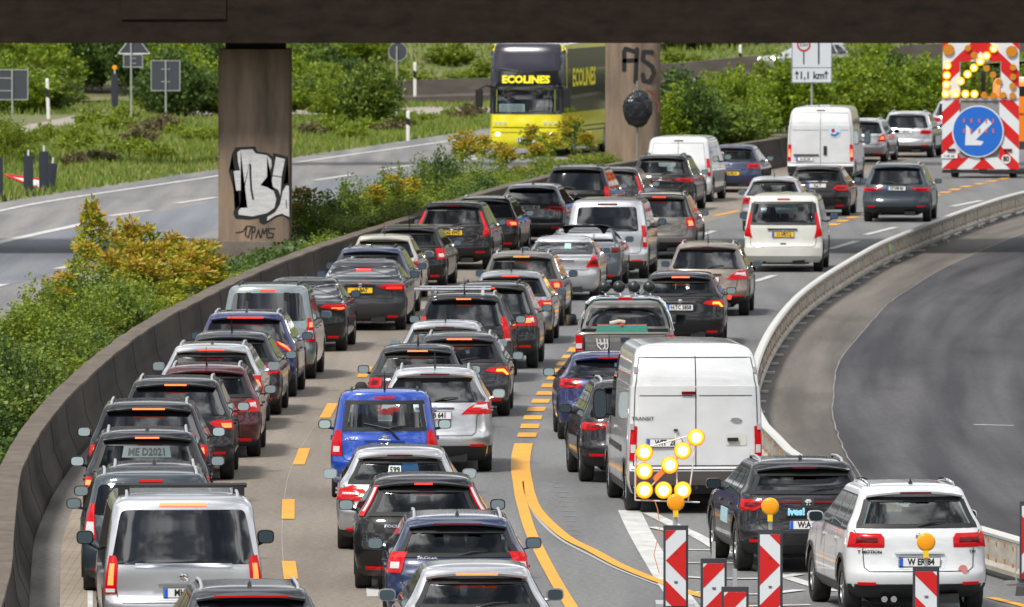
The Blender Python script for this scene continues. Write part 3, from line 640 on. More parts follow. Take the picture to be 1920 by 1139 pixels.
LAMPS = {  # polygons (u, z relative to lamp centre) for one side; lit = inner lit polygon; clr = clear part
 'horiz': dict(p=[(.50, -.01), (.62, .075), (.985, .095), (.985, -.085), (.70, -.09)], lit=[(.66, -.03), (.70, .03), (.95, .045), (.95, -.01)]),
 'slim': dict(p=[(.42, .01), (.56, .055), (.985, .065), (.985, -.065), (.78, -.055)], lit=[(.70, -.03), (.70, 0), (.96, .0), (.96, -.035)]),
 'wedge': dict(p=[(.58, .02), (.74, .085), (.985, .07), (.985, -.09), (.80, -.10)], lit=[(.82, -.06), (.80, .02), (.96, .02), (.96, -.06)]),
 'bigred': dict(p=[(.52, .0), (.60, .10), (.78, .145), (.975, .09), (.985, -.08), (.86, -.13), (.60, -.09)], clr=[(.66, -.01), (.66, .03), (.92, .03), (.92, -.01)]),
 'cmax': dict(p=[(.46, -.10), (.60, .02), (.80, .12), (.98, .12), (.985, -.10)], clr=[(.62, -.02), (.74, .07), (.93, .09), (.94, -.03)]),
 'square': dict(p=[(.74, -.10), (.72, -.06), (.72, .08), (.75, .105), (.95, .105), (.975, .07), (.975, -.07), (.95, -.105)], lit=[(.80, -.05), (.80, .05), (.91, .05), (.91, -.05)]),
 'block': dict(p=[(.79, -.15), (.76, .14), (.985, .14), (.985, -.15)], clr=[(.83, -.09), (.83, .0), (.95, .0), (.95, -.09)]),
 'vert': dict(p=[(.845, -.26), (.84, .18), (.88, .27), (.96, .27), (.985, -.26)], lit=[(.88, -.14), (.88, .16), (.935, .16), (.945, -.14)], clr=[(.86, -.24), (.86, -.19), (.965, -.19), (.965, -.24)]),
 'vans': dict(p=[(.885, -.30), (.88, .30), (.97, .30), (.985, -.30)], clr=[(.895, -.16), (.895, -.02), (.965, -.02), (.965, -.16)]),
 'agila': dict(p=[(.78, -.22), (.80, .0), (.83, .20), (.92, .24), (.98, .10), (.985, -.22)], clr=[(.83, -.16), (.83, -.06), (.94, -.06), (.94, -.16)]),
 'berl': dict(p=[(.80, -.30), (.86, .0), (.90, .22), (.96, .22), (.985, -.30)], clr=[(.83, -.24), (.86, -.05), (.955, -.05), (.955, -.24)], lit=[(.89, .02), (.91, .12), (.955, .12), (.955, .02)]),
 'tallp': dict(p=[(.79, -.20), (.84, -.02), (.86, .12), (.86, .52), (.93, .52), (.95, .1), (.985, -.02), (.985, -.18)]),
 'pillar': dict(p=[(.90, .0), (.88, .45), (.955, .45), (.975, .0)], clr=[(.915, .06), (.90, .41), (.94, .41), (.95, .06)]),
 'wide': dict(p=[(.50, -.09), (.50, .05), (.55, .10), (.97, .12), (.985, -.10)]),
 'golf': dict(p=[(.56, -.02), (.62, .08), (.97, .09), (.985, -.08), (.62, -.09)]),
 'mb': dict(p=[(.66, -.15), (.86, .12), (.97, .16), (.985, -.15)]),
 'led': dict(p=[(.40, .0), (.52, .06), (.985, .08), (.985, -.06), (.80, -.07)], dots=True),
 'curve': dict(p=[(.60, .16), (.66, .20), (.86, .10), (.985, -.06), (.985, -.14), (.86, -.03)], lit=[(.66, .165), (.68, .185), (.84, .10), (.965, -.07), (.965, -.11), (.86, .03)]),
 'amg': dict(p=[(.50, -.005), (.62, .05), (.985, .075), (.985, -.10), (.86, -.07)], lit=[(.74, -.01), (.76, .03), (.90, .03), (.965, -.085), (.93, -.085), (.86, -.01)], turn=True),
}
def scale_rows(rows): return rows

def person_bust(parent, loc, shirt, face=-1, s=1.0, hair=M_HAIR, arms=True, name='person'):
    """seated figure grown with the skin modifier: torso, neck, head, arms; one continuous body"""
    v = [(0, 0, 0), (0, 0, .25), (0, .02, .46), (0, .0, .56), (0, -.02*0, .62), (0, face*.02, .72)]
    r_ = [(.17, .13), (.16, .11), (.17, .10), (.06, .06), (.065, .075), (.085, .10)]; ed = [(0, 1), (1, 2), (2, 3), (3, 4), (4, 5)]
    if arms:
        for sg in (-1, 1):
            b = len(v); v += [(sg*.19, .01, .46), (sg*.25, face*.10, .24), (sg*.15, face*.36, .30), (sg*.13, face*.42, .32)]; r_ += [(.07, .07), (.05, .05), (.038, .038), (.03, .03)]; ed += [(2, b), (b, b+1), (b+1, b+2), (b+2, b+3)]
    me = bpy.data.meshes.new('body'); me.from_pydata([Vector(p) * s for p in v], ed, []); o = bpy.data.objects.new('t', me); C.objects.link(o)
    sk = o.modifiers.new('s', 'SKIN'); 
    for i, q in enumerate(me.skin_vertices[0].data): q.radius = (r_[i][0] * s, r_[i][1] * s); q.use_root = i == 0
    o.modifiers.new('u', 'SUBSURF').levels = 1
    dg = bpy.context.evaluated_depsgraph_get(); dg.update(); m2 = bpy.data.meshes.new_from_object(o.evaluated_get(dg)); bpy.data.objects.remove(o)
    m2.materials.clear(); m2.materials.append(shirt); m2.materials.append(M_SKIN)
    for p in m2.polygons: p.use_smooth = True; p.material_index = 1 if (p.center.z > .55 * s or abs(p.center.y) > .30 * s) else 0
    bd = bpy.data.objects.new(name, m2); C.objects.link(bd); bd.location = loc; bd.parent = parent
    h = MB(); prof = [(.001, .86), (.06, .85), (.095, .80), (.10, .74), (.07, .69)]
    h.lathe([(a * s, b * s) for a, b in prof], (0, -face * .025 * s, 0), 'z', 12); ho = h.build('hair', hair, bd, smooth=60)
    return bd

def car(x, s, col, t='hatch', w=1.8, h=1.48, L=4.4, zb=None, sl=None, lamp='horiz', zl=None, yaw=None, lab='', cat='car', name=None, brk=None, lit=False, rails=0, fin=0, plate=None, pcol='w', pz=None, group=None, gl='priv', wip=True, spoil=True,
        bump=True, cross=None, extra=None, win=None, mirror=None, boxvan=False, refl=True, badge=True, sidewin=True, gap=True, wr=None, fancy=0, z0=0, tint=None):
    ypx = 9.2 * s - 199; p = G(x, ypx)
    boxy = t in ('van', 'box')
    zb = zb or {'hatch': .93, 'wagon': .93, 'suv': 1.02, 'mpv': 1.0, 'sedan': 1.0, 'fast': 1.0, 'van': 1.08, 'box': 1.3}[t] * (h / {'hatch': 1.48, 'wagon': 1.48, 'suv': 1.65, 'mpv': 1.6, 'sedan': 1.45, 'fast': 1.44, 'van': 1.9, 'box': 2.5}[t])
    sl = sl if sl is not None else {'hatch': .42, 'wagon': .45, 'suv': .34, 'mpv': .22, 'sedan': .85, 'fast': 1.35, 'van': 0, 'box': 0}[t]
    wr = wr or (.35 if t in ('suv', 'van', 'box') else .325)
    root = empty(name or {'sedan': 'saloon_car', 'van': 'people_carrier', 'box': 'delivery_van', 'wagon': 'estate_car', 'suv': 'sport_utility_vehicle', 'mpv': 'compact_van'}.get(t, 'hatchback_car'), (p.x, p.y, z0), -R(yaw), lab, cat, group)
    S = Shape(body_slices(t, L, h, zb, sl, w), 3.6 if t == 'box' else 2.6); pm = PAINT[col]; mb = MB(); S.mesh(mb)
    body = mb.build('body', [pm, M_DARK], root, smooth=34)
    zt = h - .16; hw = w / 2
    ay0, ay1 = (.82 if t != 'box' else 1.0), L - .90
    cut = MB()
    for yy in (ay0, ay1):
        for sg in (-1, 1): cut.lathe([(wr + .055, -.16), (wr + .055, .16)], (sg * (hw - .12), yy, wr + .01), 'x', 24)
    through = gl != 'priv'
    if through:
        zz0, zz1 = zb + .09, zt - .03; ya = S.at(zz0)[2] * .80; yb = S.at(zz1)[2] * .78
        cut.prism([(-ya, zz0), (ya, zz0), (yb, zz1), (-yb, zz1)], -1, L + 1)
    boolean(body, cut, [M_DARK])
    REAR = (0, -1, .25)
    # ---- rear window
    if t == 'box': win = 'none'
    if win != 'none':
        wt = win or (.90, .90); b = MB()
        z0w, z1w = (zb + .04, zt) if not boxy else (zb + .02, zt - .03)
        if t == 'sedan': z0w = zb + .05
        if t == 'fast': z0w = zb + .06; z1w = h - .06
        rows = rrect(-wt[0], wt[0], z0w, z1w, -wt[1], wt[1], cu=.08, cz=.06); patch(b, rows, S.rear, REAR, .006, 16)
        gm = {'priv': M_PRIV, 'tint': M_GL, 'clear': M_GLC, 'dark': M_GLD}[gl]
        wo_ = b.build('rear_window', gm, root, smooth=60)
        if through:   # black frit border round the glass
            fb = MB()
            for (ua, ub, za, zb_) in ((-wt[0], wt[0], z0w, z0w+.05), (-wt[1], wt[1], z1w-.06, z1w)):
                patch(fb, [(za + .002 + (zb_ - za) * k / 2, ua*.985, ub*.985) for k in range(3)], S.rear, REAR, .010, 14)
            for sg in (-1, 1):
                patch(fb, [(z0w + .03 + (z1w - z0w - .06) * k / 6, *sorted((sg*(wt[0]-.09), sg*(wt[0]-.01)))) for k in range(7)], S.rear, REAR, .010, 2)
            fb.build('window_frame', M_BLK, wo_, smooth=60)
            b = MB(); fr = [(z, -.86, .86) for z in [zb + .12 + (zt - zb - .14) * k / 5 for k in range(6)]]; patch(b, fr, S.front, (0, 1, .5), .006, 12); b.build('windscreen', M_GLC, root, smooth=60)
            b = MB(); zh = zb + .06; yr_ = S.at(zh)[0]
            for sx in (-.42, 0, .42):
                if sx == 0 and w < 1.75: continue
                b.box((sx * hw * 1.5 / 1.35, yr_ + .75, zb + .0), (.44, .12, .26), taper=.9); b.box((sx * hw * 1.5 / 1.35, yr_ + .73, zb + .20), (.22, .09, .14), taper=.8)
            for sx in (-.4, .4): b.box((sx * hw, yr_ + 1.75, zb + .08), (.48, .12, .34), taper=.85); b.box((sx * hw, yr_ + 1.73, zb + .32), (.25, .09, .17), taper=.8)
            b.box((0, yr_ + .35, zb + .03), (w * .78, .5, .03)); b.build('seats', M_SEAT, root, smooth=30)
            if extra == 'driver' or random.random() < .5:
                pass
    # ---- side windows
    if sidewin:
        for sg in (-1, 1):
            zc = zb + .03 if not boxy else zb; zu = zt + (.0 if not boxy else -.06)
            ys, ye = S.at(zc)[0], S.at(zc)[1]
            ya0 = S.at(zc)[0] + (.36 if not boxy else .35); ya1 = S.at(zu)[0] + (.30 if not boxy else .35); yb0 = S.at(zc)[1] - .50; yb1 = S.at(zu)[1] - .32
            if t == 'sedan': ya0 = S.at(zc)[0] + .20; ya1 = S.at(zu)[0] + .05
            if t == 'fast': ya0 = S.at(zc)[0] + .6; ya1 = S.at(zu)[0] + .2
            nw = 3 if t not in ('sedan', 'fast') else 2; frs = {3: (0, .22, .60, 1), 2: (0, .46, 1)}[nw]
            if t == 'box': ya0 = L - 2.6; ya1 = L - 2.55; nw = 1; frs = (0, 1)
            for k in range(nw):
                b = MB(); rows = []
                for q in range(8):
                    tt = q / 7; z = zc + (zu - zc) * tt; A = ya0 + (ya1 - ya0) * tt; B = yb0 + (yb1 - yb0) * tt
                    a_ = A + (B - A) * frs[k] + .03; b_ = A + (B - A) * frs[k+1] - .03
                    if k == 0 and t not in ('sedan', 'fast', 'box'): a_ += .22 * (tt ** 2) * 0; 
                    rows.append((z, a_, b_))
                patch(b, rows, lambda y, z, sg=sg: S.side(y, z, sg), (sg, 0, .3), .006, 8); b.build('side_window', M_PRIV, root, smooth=60)
            if t != 'box':   # chrome/black window surround
                b = MB(); f_ = lambda y, z, sg=sg: S.side(y, z, sg)
                ribbon(b, [(ya0, zc - .012), (yb0, zc - .012)], f_, (sg, 0, .2), .022, .008); ribbon(b, [(ya0, zc), (ya1, zu + .012), (yb1, zu + .012), (yb0, zc)], f_, (sg, 0, .4), .022, .008)
                b.build('window_trim', M_CHROME if L > 4.45 else M_BLK, root)
            b = MB(); f_ = lambda y, z, sg=sg: S.side(y, z, sg)
            for dy in ((ay0 + .42, L*.52, ay1 - .45) if t != 'box' else (L - 2.75, L - 1.55, 1.75)):
                ribbon(b, [(dy, .36), (dy, zb)], f_, (sg, 0, 0), .012, .004)
            b.build('door_gap', M_GAP, root)
            for dy in ((ay0 + .55, L*.52 + .12) if t != 'box' else (L - 2.6,)):
                b = MB(); q = S.side(dy, zb - .13, sg); b.box((q.x + sg*.012, dy, q.z), (.03, .17, .028))
                b.build('door_handle', pm if col not in ('black',) else M_CHROME, root)
            if t in ('suv', 'van', 'box') or cross:   # dark sill and arch trim
                b = MB(); patch(b, [(z, ay0 + wr, ay1 - wr) for z in (.28, .34, .42)], f_, (sg, 0, 0), .012, 8)
                for yy in (ay0, ay1):
                    v = []; n_ = 14
                    for k in range(n_ + 1):
                        a = math.pi * k / n_
                        for rr2 in (wr + .05, wr + .11):
                            q = S.side(yy + rr2 * math.cos(a), max(.28, wr + rr2 * math.sin(a)), sg); v.append(q + Vector((sg * .012, 0, 0)))
                    b.add(v, [(2*k, 2*k+1, 2*k+3, 2*k+2) for k in range(n_)])
                b.build('arch_trim', M_BLK if t != 'box' else M_BLK, root)
    # ---- tail lamps
    zl = zl or (zb - .10)
    lp_ = LAMPS[lamp]
    for sg in (-1, 1):
        def fp(u, z): return S.rear(u, z)
        def mir(poly): return [(sg * u, zl + z * .86) for u, z in poly]
        b = MB(); patch(b, polyrows(mir(lp_['p']), 11), fp, REAR, .014, 10); lo = b.build('tail_lamp', M_RED if tint != 'dark' else M_REDDK, root, smooth=50)
        if 'clr' in lp_: b = MB(); patch(b, polyrows(mir(lp_['clr']), 5), fp, REAR, .020, 6); b.build('reversing_lamp', M_CLR, lo, smooth=50)
        if lp_.get('dots') and lit:
            b = MB()
            for k in range(8):
                q = fp(sg * (.62 + k * .044), zl - .01); b.box((q.x, q.y - .02, q.z), (.024, .02, .04))
            b.build('brake_light', M_BRK, lo)
        elif lit and 'lit' in lp_:
            b = MB(); patch(b, polyrows(mir(lp_['lit']), 7), fp, REAR, .022, 8); b.build('brake_light', (M_TURN if lp_.get('turn') else M_BRKH), lo, smooth=50)
        elif not lit and lamp not in ('pillar', 'tallp'):
            b = MB(); cu = sum(u for u, z in lp_['p']) / len(lp_['p']) + .03; cz = sum(z for u, z in lp_['p']) / len(lp_['p'])
            patch(b, polyrows([(sg * (cu + (u - cu) * .62), zl + cz * .86 + (z - cz) * .42) for u, z in lp_['p']], 5), fp, REAR, .019, 6); b.build('lamp_core', M_REDDK if 'clr' not in lp_ else M_RED, lo, smooth=50)
        elif lit:
            b = MB(); cu = sum(u for u, z in lp_['p']) / len(lp_['p']); cz = sum(z for u, z in lp_['p']) / len(lp_['p'])
            patch(b, polyrows([(sg * (cu + (u - cu) * .5), zl + cz + (z - cz) * .35) for u, z in lp_['p']], 7), fp, REAR, .022, 8); b.build('brake_light', M_BRKH, lo, smooth=50)
    if tint == 'bar':
        b = MB(); patch(b, [(zl + d, -.6, .6) for d in (.015, .03, .045)], S.rear, REAR, .012, 12); b.build('light_bar', M_REDDK if not lit else M_RED, root, smooth=50)
    # ---- high brake light
    if brk:
        lipd = spoil and t in ('hatch', 'suv', 'wagon')
        bw = brk[1] if isinstance(brk, tuple) else .17; kind = brk[0] if isinstance(brk, tuple) else brk
        zz = h - .115 if not boxy else h - .13
        if t in ('sedan', 'fast'): zz = zt - .06
        b = MB(); patch(b, [(zz + d, -bw / hw * 1.1, bw / hw * 1.1) for d in (-.016, 0, .016)], S.rear, REAR, .016, 8)
        if not lipd: b.build('high_brake_light', {'off': M_REDDK, 'red': M_RED, 'on': M_BRK, 'hot': M_BRKH}[kind], root, smooth=50)
    # ---- spoiler lip over the glass
    if spoil and t in ('hatch', 'suv', 'wagon'):
        b = MB(); wv = S.at(h - .10)[2] * .93; y0 = S.at(h - .10)[0]; v = []
        n_ = 9
        for k in range(n_):
            u = -1 + 2 * k / (n_ - 1); xx = u * wv; yy = y0 + .10 * abs(u) ** 3; zc_ = h - .085 - .05 * abs(u) ** 2.5
            v += [(xx, yy - .12, zc_ - .025), (xx, yy - .13, zc_ + .0), (xx, yy + .18, zc_ + .045), (xx, yy + .1, zc_ - .05)]
        f = [(4*k+q, 4*k+(q+1) % 4, 4*k+4+(q+1) % 4, 4*k+4+q) for k in range(n_-1) for q in range(4)] + [(3, 2, 1, 0), tuple(4*(n_-1)+q for q in range(4))]
        b.add(v, f); b.build('spoiler', pm, root, smooth=40)
        if brk:
            b = MB(); b.box((0, y0 - .128, h - .098), (bw * 2, .02, .022)); bo = b.build('high_brake_light', {'off': M_REDDK, 'red': M_RED, 'on': M_BRK, 'hot': M_BRKH}[kind], root)
    # ---- bumper, gaps, plate
    bz = .44 if t in ('suv', 'van') or cross else .30
    if t == 'box': bz = .62
    if bump:
        b = MB(); patch(b, [(z, -.985, .985) for z in [S.s[0][0] + .01 + (bz - S.s[0][0] - .01) * k / 5 for k in range(6)]], S.rear, REAR, .012, 16); b.build('bumper', M_BLK, root, smooth=40)
    if refl:
        b = MB()
        for sg in (-1, 1):
            b = MB(); u0, u1 = sorted((sg * .62, sg * .86)); patch(b, [(bz - .04 + d + .03, u0, u1) for d in (0, .018, .035)], S.rear, REAR, .018, 5); b.build('reflector', M_RED, root)
    if gap:
        b = MB(); zg = .60 if not boxy else .62; ug = .80 if lamp not in ('slim', 'horiz', 'wedge', 'golf', 'cmax', 'led', 'bigred', 'amg') else .74
        if boxy: ug = .86
        if t in ('sedan', 'fast'): ribbon(b, [(-.72, zb - .02), (-.72, .70), (.72, .70), (.72, zb - .02)], S.rear, REAR, .012, .006)
        elif t == 'box':
            ribbon(b, [(0, .70), (0, h - .18)], S.rear, REAR, .014, .006); ribbon(b, [(-.93, .72), (-.93, h - .2), (.93, h - .2), (.93, .72), (-.93, .72)], S.rear, REAR, .012, .006)
            ribbon(b, [(-.86, 1.76), (-.05, 1.76)], S.rear, REAR, .010, .005); ribbon(b, [(.86, 1.76), (.05, 1.76)], S.rear, REAR, .010, .005)
        else: ribbon(b, [(-.93, zb + .02), (-ug, zb - .18), (-ug + .03, zg + .05), (-ug + .10, zg), (ug - .10, zg), (ug - .03, zg + .05), (ug, zb - .18), (.93, zb + .02)], S.rear, REAR, .010, .005)
        b.build('tailgate_gap', M_GAP, root)
    if t not in ('box',):   # plate recess crease
        pzz = pz or (.80 if t in ('hatch', 'wagon', 'sedan', 'suv') else .78)
        b = MB(); patch(b, rrect(-.36, .36, pzz - .09, pzz + .10, -.40, .40, cu=.04, cz=.03), S.rear, REAR, .003, 8)
        b.build('plate_recess', pm, root, smooth=20)
        q = S.rear(0, pzz + .115); b = MB(); b.box((0, q.y - .015, q.z), (.62, .03, .025)); b.build('tailgate_grip', M_CHROME if col in ('navy', 'bronze', 'silver', 'black') and cat != 'van' else pm, root)
    if plate is not None:
        pzz = pz or (.80 if t in ('hatch', 'wagon', 'sedan', 'suv') else .78); px_ = 0 if t != 'box' else -.36 * hw * 0 - .0
        if isinstance(plate, tuple): plate, px_ = plate
        q = S.rear(px_ / hw, pzz); pr = bpy.data.objects.new('t', None)
        b = MB(); b.box((px_, q.y - .022, pzz), (.535, .014, .125)); b.build('plate_holder', M_BLK, root)
        b = MB(); b.box((px_, q.y - .031, pzz), (.52, .010, .108)); po = b.build('licence_plate', M_PLATE if pcol == 'w' else M_PLATEY, root)
        if pcol in ('w', 'n'): b = MB(); b.box((px_ - .236, q.y - .0375, pzz), (.044, .006, .106)); b.build('country_strip', M_EU, po)
        if plate:
            v, f = text_mb(plate, .115, bold=.004, xs=.80); b = MB(); b.add([(a + px_ + .018, q.y - .0395, c + pzz) for a, _, c in v], f); b.build('lettering', M_INK, po, fix=False)
    # ---- badge, wiper
    if badge and t not in ('box',):
        q = S.rear(0, zb - .06); b = MB(); b.lathe([(.04, 0), (.045, -.012), (.03, -.018)], (0, q.y - .005, zb - .055 if t != 'van' else zb - .12), 'y', 14); b.build('badge', M_CHROME, root, smooth=40)
    if wip and t in ('hatch', 'suv', 'wagon', 'mpv', 'van'):
        z_ = zb + .09; q0 = S.rear(0, z_); q1 = S.rear(-.45 if random.random() < .3 else .45, z_ + .03); b = MB()
        b.tube([q0 + Vector((0, -.03, -.02)), (q0 + q1) / 2 + Vector((0, -.05, .01)), q1 + Vector((0, -.03, 0))], [.022, .014, .008], 6); b.build('rear_wiper', M_BLK, root, smooth=60)
    # ---- mirrors
    for sg in (-1, 1):
        ym = S.at(zb)[1] - .95 if t != 'box' else L - 1.75; zz = zb + (.08 if not boxy else .16); wd, hh = (.102, .072) if not boxy else (.105, .085)
        if t == 'box': hh = .24
        q = S.side(ym, zb + .03, sg); cx = q.x + sg * (.14 + (.04 if boxy else 0)); b = MB(); rws = []
        for yo, k in ((-.05, 1), (0, 1.02), (.05, .85), (.09, .45)): rws.append([(cx + wd * k * (abs(math.cos(a)) ** .6) * math.copysign(1, math.cos(a)), ym + yo, zz + hh * k * (abs(math.sin(a)) ** .6) * math.copysign(1, math.sin(a))) for a in [2*math.pi*i/16 for i in range(16)]])
        b.add([p_ for r_ in rws for p_ in r_], [(i*16+k, i*16+(k+1) % 16, (i+1)*16+(k+1) % 16, (i+1)*16+k) for i in range(3) for k in range(16)] + [tuple(range(16)), tuple(48+k for k in range(16))])
        b.tube([(q.x - sg*.03, ym + .02, zb + .0), (cx, ym + .02, zz - hh*.6)], .022, 6)
        mo = b.build('mirror', pm if mirror != 'blk' and not boxy else M_BLK, root, smooth=50)
        b = MB(); r1 = [(cx + wd*.86 * (abs(math.cos(a)) ** .6) * math.copysign(1, math.cos(a)), ym - .055 - .3 * (hh*.84 - hh*.84 * (abs(math.sin(a)) ** .6) * math.copysign(1, math.sin(a))), zz + hh*.84 * (abs(math.sin(a)) ** .6) * math.copysign(1, math.sin(a))) for a in [2*math.pi*i/16 for i in range(16)]]
        b.add(r1 + [(a, y_ + .004, c) for a, y_, c in r1], [tuple(range(16)), tuple(range(31, 15, -1))] + [(k, (k+1) % 16, 16+(k+1) % 16, 16+k) for k in range(16)]); b.build('mirror_glass', M_MIR, mo)
    # ---- wheels and underbody
    for yy in (ay0, ay1):
        for sg in (-1, 1): wheel(root, sg * (hw - .125), yy, wr, sg, fancy)
    b = MB(); b.box((0, L/2, .27), (w * .62, L * .82, .16)); b.box((0, ay0, wr), (w - .4, .1, .08)); b.box((w*.2, .30, .25), (.30, .42, .12)); b.tube([(-w*.24, .12, .24), (-w*.24, .7, .26)], .03, 8); b.build('underbody', M_DARK, root)
    # ---- roof
    if rails:
        for sg in (-1, 1):
            wv = S.at(h - .05)[2] * (.90 if rails != 3 else .82); ya = S.at(h - .06)[0] + .18; yb = S.at(h - .06)[1] - .25; zr = h - .055; b = MB(); hr = .055
            b.tube([(sg*wv, ya, zr - .03), (sg*wv*.99, ya + .10, zr + hr), (sg*wv*.98, (ya+yb)/2, zr + hr + .02), (sg*wv*.99, yb - .12, zr + hr), (sg*wv, yb, zr - .03)], [.022, .02, .018, .02, .022], 7)
            b.build('roof_rail', M_CHROME if rails == 2 else (M_STEEL if rails == 1 else M_BLK), root, smooth=50)
    if fin == 1:
        b = MB(); ya = S.at(h - .02)[0] + .10; b.add([(-.035, ya, h - .03), (.035, ya, h - .03), (.02, ya + .18, h - .02), (-.02, ya + .18, h - .02), (0, ya + .03, h + .065), (0, ya + .07, h + .055)], [(0, 1, 4), (1, 2, 5, 4), (2, 3, 5), (3, 0, 4, 5), (3, 2, 1, 0)]); b.build('antenna', M_BLK, root)
    elif fin == 2:
        b = MB(); ya = S.at(h - .02)[0] + .06; b.tube([(0, ya + .12, h - .02), (0, ya + .04, h + .02), (0, ya - .22, h + .30)], [.022, .014, .003], 6); b.build('antenna', M_BLK, root)
    return root, S
# ------------------------------------------------------------------ the jam: three queues
GL, GM, GR = 'cars queueing in the left lane', 'cars queueing in the middle lane', 'cars queueing in the right lane'
LEFT = [
 dict(x=475, s=168.7, col='dkgrey', t='wagon', w=1.82, h=1.46, L=4.7, rails=1, fin=1, brk=('red', .42), lamp='slim', lab='dark grey estate cut off by the bottom edge beside the silver people carrier'),
 dict(x=345, s=155, col='silver', t='van', w=1.93, h=1.92, L=5.1, rails=1, lamp='vert', lit=True, brk=('hot', .30), plate=(' MH:SK 1', .02), pz=.74, zl=.95, win=(.93, .88), zb=1.06, wip=False, bump=False, extra='bars', lab='silver people carrier with black roof bars and a big cloud-reflecting rear window', mirror='blk', fancy=1, gap=True, cat='van'),
 dict(x=284, s=142.8, col='slate', t='mpv', w=1.80, h=1.58, L=4.4, lamp='berl', zl=.98, brk='red', sl=.3, rails=1, lab='blue-grey car with tall red tail lamp, half hidden behind the silver people carrier'),
 dict(x=290, s=138.2, col='charcoal', t='wagon', w=1.80, h=1.43, L=4.3, fin=1, rails=1, lamp='slim', brk='off', lab='dark car with silver roof rails of which only the roof shows behind the blue-grey car'),
 dict(x=276, s=132.8, col='charcoal', t='suv', w=1.82, h=1.60, L=4.4, fin=1, rails=1, lamp='wedge', lit=True, brk='hot', gl='tint', extra='sticker_me', lab='charcoal car with a number sheet reading ME D2021 in its rear window'),
 dict(x=278, s=126.1, col='black', t='suv', w=1.84, h=1.62, L=4.5, lamp='square', lit=True, brk=('hot', .24), rails=1, lab='black sport utility vehicle nearest the wall, with square lit lamps and wide orange brake strip'),
 dict(x=328, s=119.9, col='charcoal', t='suv', w=1.84, h=1.60, L=4.5, lamp='wedge', lit=True, brk='hot', rails=1, lab='charcoal off-road car with silver rails between the black one and dark red estate'),
 dict(x=384, s=115.2, col='red', t='wagon', w=1.80, h=1.50, L=4.6, lamp='cmax', fin=2, rails=1, gl='tint', brk='off', lab='dark red estate car with silver roof rails and wide red lamps'),
 dict(x=394, s=109.6, col='silver', t='wagon', w=1.80, h=1.47, L=4.6, lamp='block', rails=1, fin=1, gl='dark', brk=('on', .22), lit=True, lab='silver estate car directly ahead of the dark red estate car'),
 dict(x=430, s=106.6, col='dkgrey', t='hatch', w=1.78, h=1.47, L=4.2, lamp='wedge', fin=2, gl='tint', lab='dark grey hatchback squeezed between silver estate and dark blue crossover'),
 dict(x=458, s=102.9, col='violet', t='suv', w=1.86, h=1.56, L=4.5, lamp='curve', lit=True, fin=1, rails=1, brk=('on', .33), cross=1, lab='dark blue crossover with a curved orange lamp and a long red brake strip'),
 dict(x=500, s=99.2, col='berl', t='mpv', w=1.81, h=1.80, L=4.4, lamp='berl', lit=True, rails=3, brk='on', win=(.86, .84), zb=1.08, sl=.2, bump=True, lab='grey-green compact van with black roof rail feet and two black window hinges', extra='hinges'),
 dict(x=562, s=93.5, col='black', t='sedan', w=1.84, h=1.45, L=4.7, lamp='slim', lit=True, fin=1, lab='black saloon just right of the grey-green compact van'),
 dict(x=675, s=89.2, col='dkgrey', t='sedan', w=1.88, h=1.46, L=4.9, lamp='led', lit=True, brk='on', plate='16 BAT', pcol='y', pz=.86, zb=1.02, lab='grey saloon with a yellow plate ending in 6 BAT and red dotted lamps'),
 dict(x=692, s=86.4, col='navy', t='wagon', w=1.82, h=1.52, L=4.5, rails=3, fin=1, gl='tint', lamp='slim', lab='dark blue estate car with black rails seen over the roof of the grey saloon'),
 dict(x=716, s=83.2, col='beige', t='hatch', w=1.68, h=1.50, L=3.9, lamp='wedge', fin=2, lab='pale beige hatchback peeking out on the right of the dark blue estate'),
 dict(x=762, s=80.6, col='black', t='wagon', w=1.80, h=1.46, L=4.6, lamp='block', gl='dark', fin=2, rails=0, lab='black estate car with red and white block lamp left of the yellow-plated black car'),
 dict(x=846, s=76.8, col='black', t='suv', w=1.90, h=1.66, L=4.6, lamp='tallp', gl='dark', plate='O65 EWD', pcol='y', pz=.92, brk='off', zl=.98, lab='black sport utility vehicle with tall red pillar lamps and yellow plate EWD'),
 dict(x=903, s=73.8, col='charcoal', t='wagon', w=1.80, h=1.48, L=4.6, lamp='wedge', lit=True, rails=2, lab='dark estate car with silver rails and orange lamp right of the yellow-plated black car'),
 dict(x=993, s=71.6, col='grey', t='hatch', w=1.85, h=1.58, L=4.5, lamp='slim', plate='DU:PA 40', pz=.98, cross=1, fin=1, zb=1.04, lab='grey crossover with a white plate DU PA 40'),
 dict(x=1078, s=69.4, col='black', t='suv', w=1.92, h=1.84, L=4.8, lamp='vert', rails=3, zb=1.15, lab='tall boxy black car with orange reflections, furthest left behind the saplings'),
 dict(x=1146, s=67.2, col='dkgrey', t='suv', w=1.80, h=1.55, L=4.4, lamp='tallp', gl='tint', rails=0, lab='dark grey car wedged between the tall boxy black car and the black crossover'),
 dict(x=1238, s=64.9, col='black', t='suv', w=1.86, h=1.65, L=4.5, lamp='slim', gl='tint', rails=3, tint='bar', lab='black crossover with thin red light bar in front of the white panel van'),
 dict(x=1270, s=63.0, col='white', t='van', w=1.99, h=1.97, L=5.3, lamp='vans', brk=('off', .15), win='none', wip=False, zl=1.05, lab='white panel van without rear windows behind the black crossover', name='delivery_van', cat='van', extra='vandoors', bump=False, badge=False),
 dict(x=1370, s=61.0, col='navy', t='hatch', w=1.79, h=1.47, L=4.3, lamp='golf', plate='32-XK-4', pcol='y', gl='tint', pz=.60, brk='off', lab='dark blue hatchback with yellow plate right of the white panel van'),
]
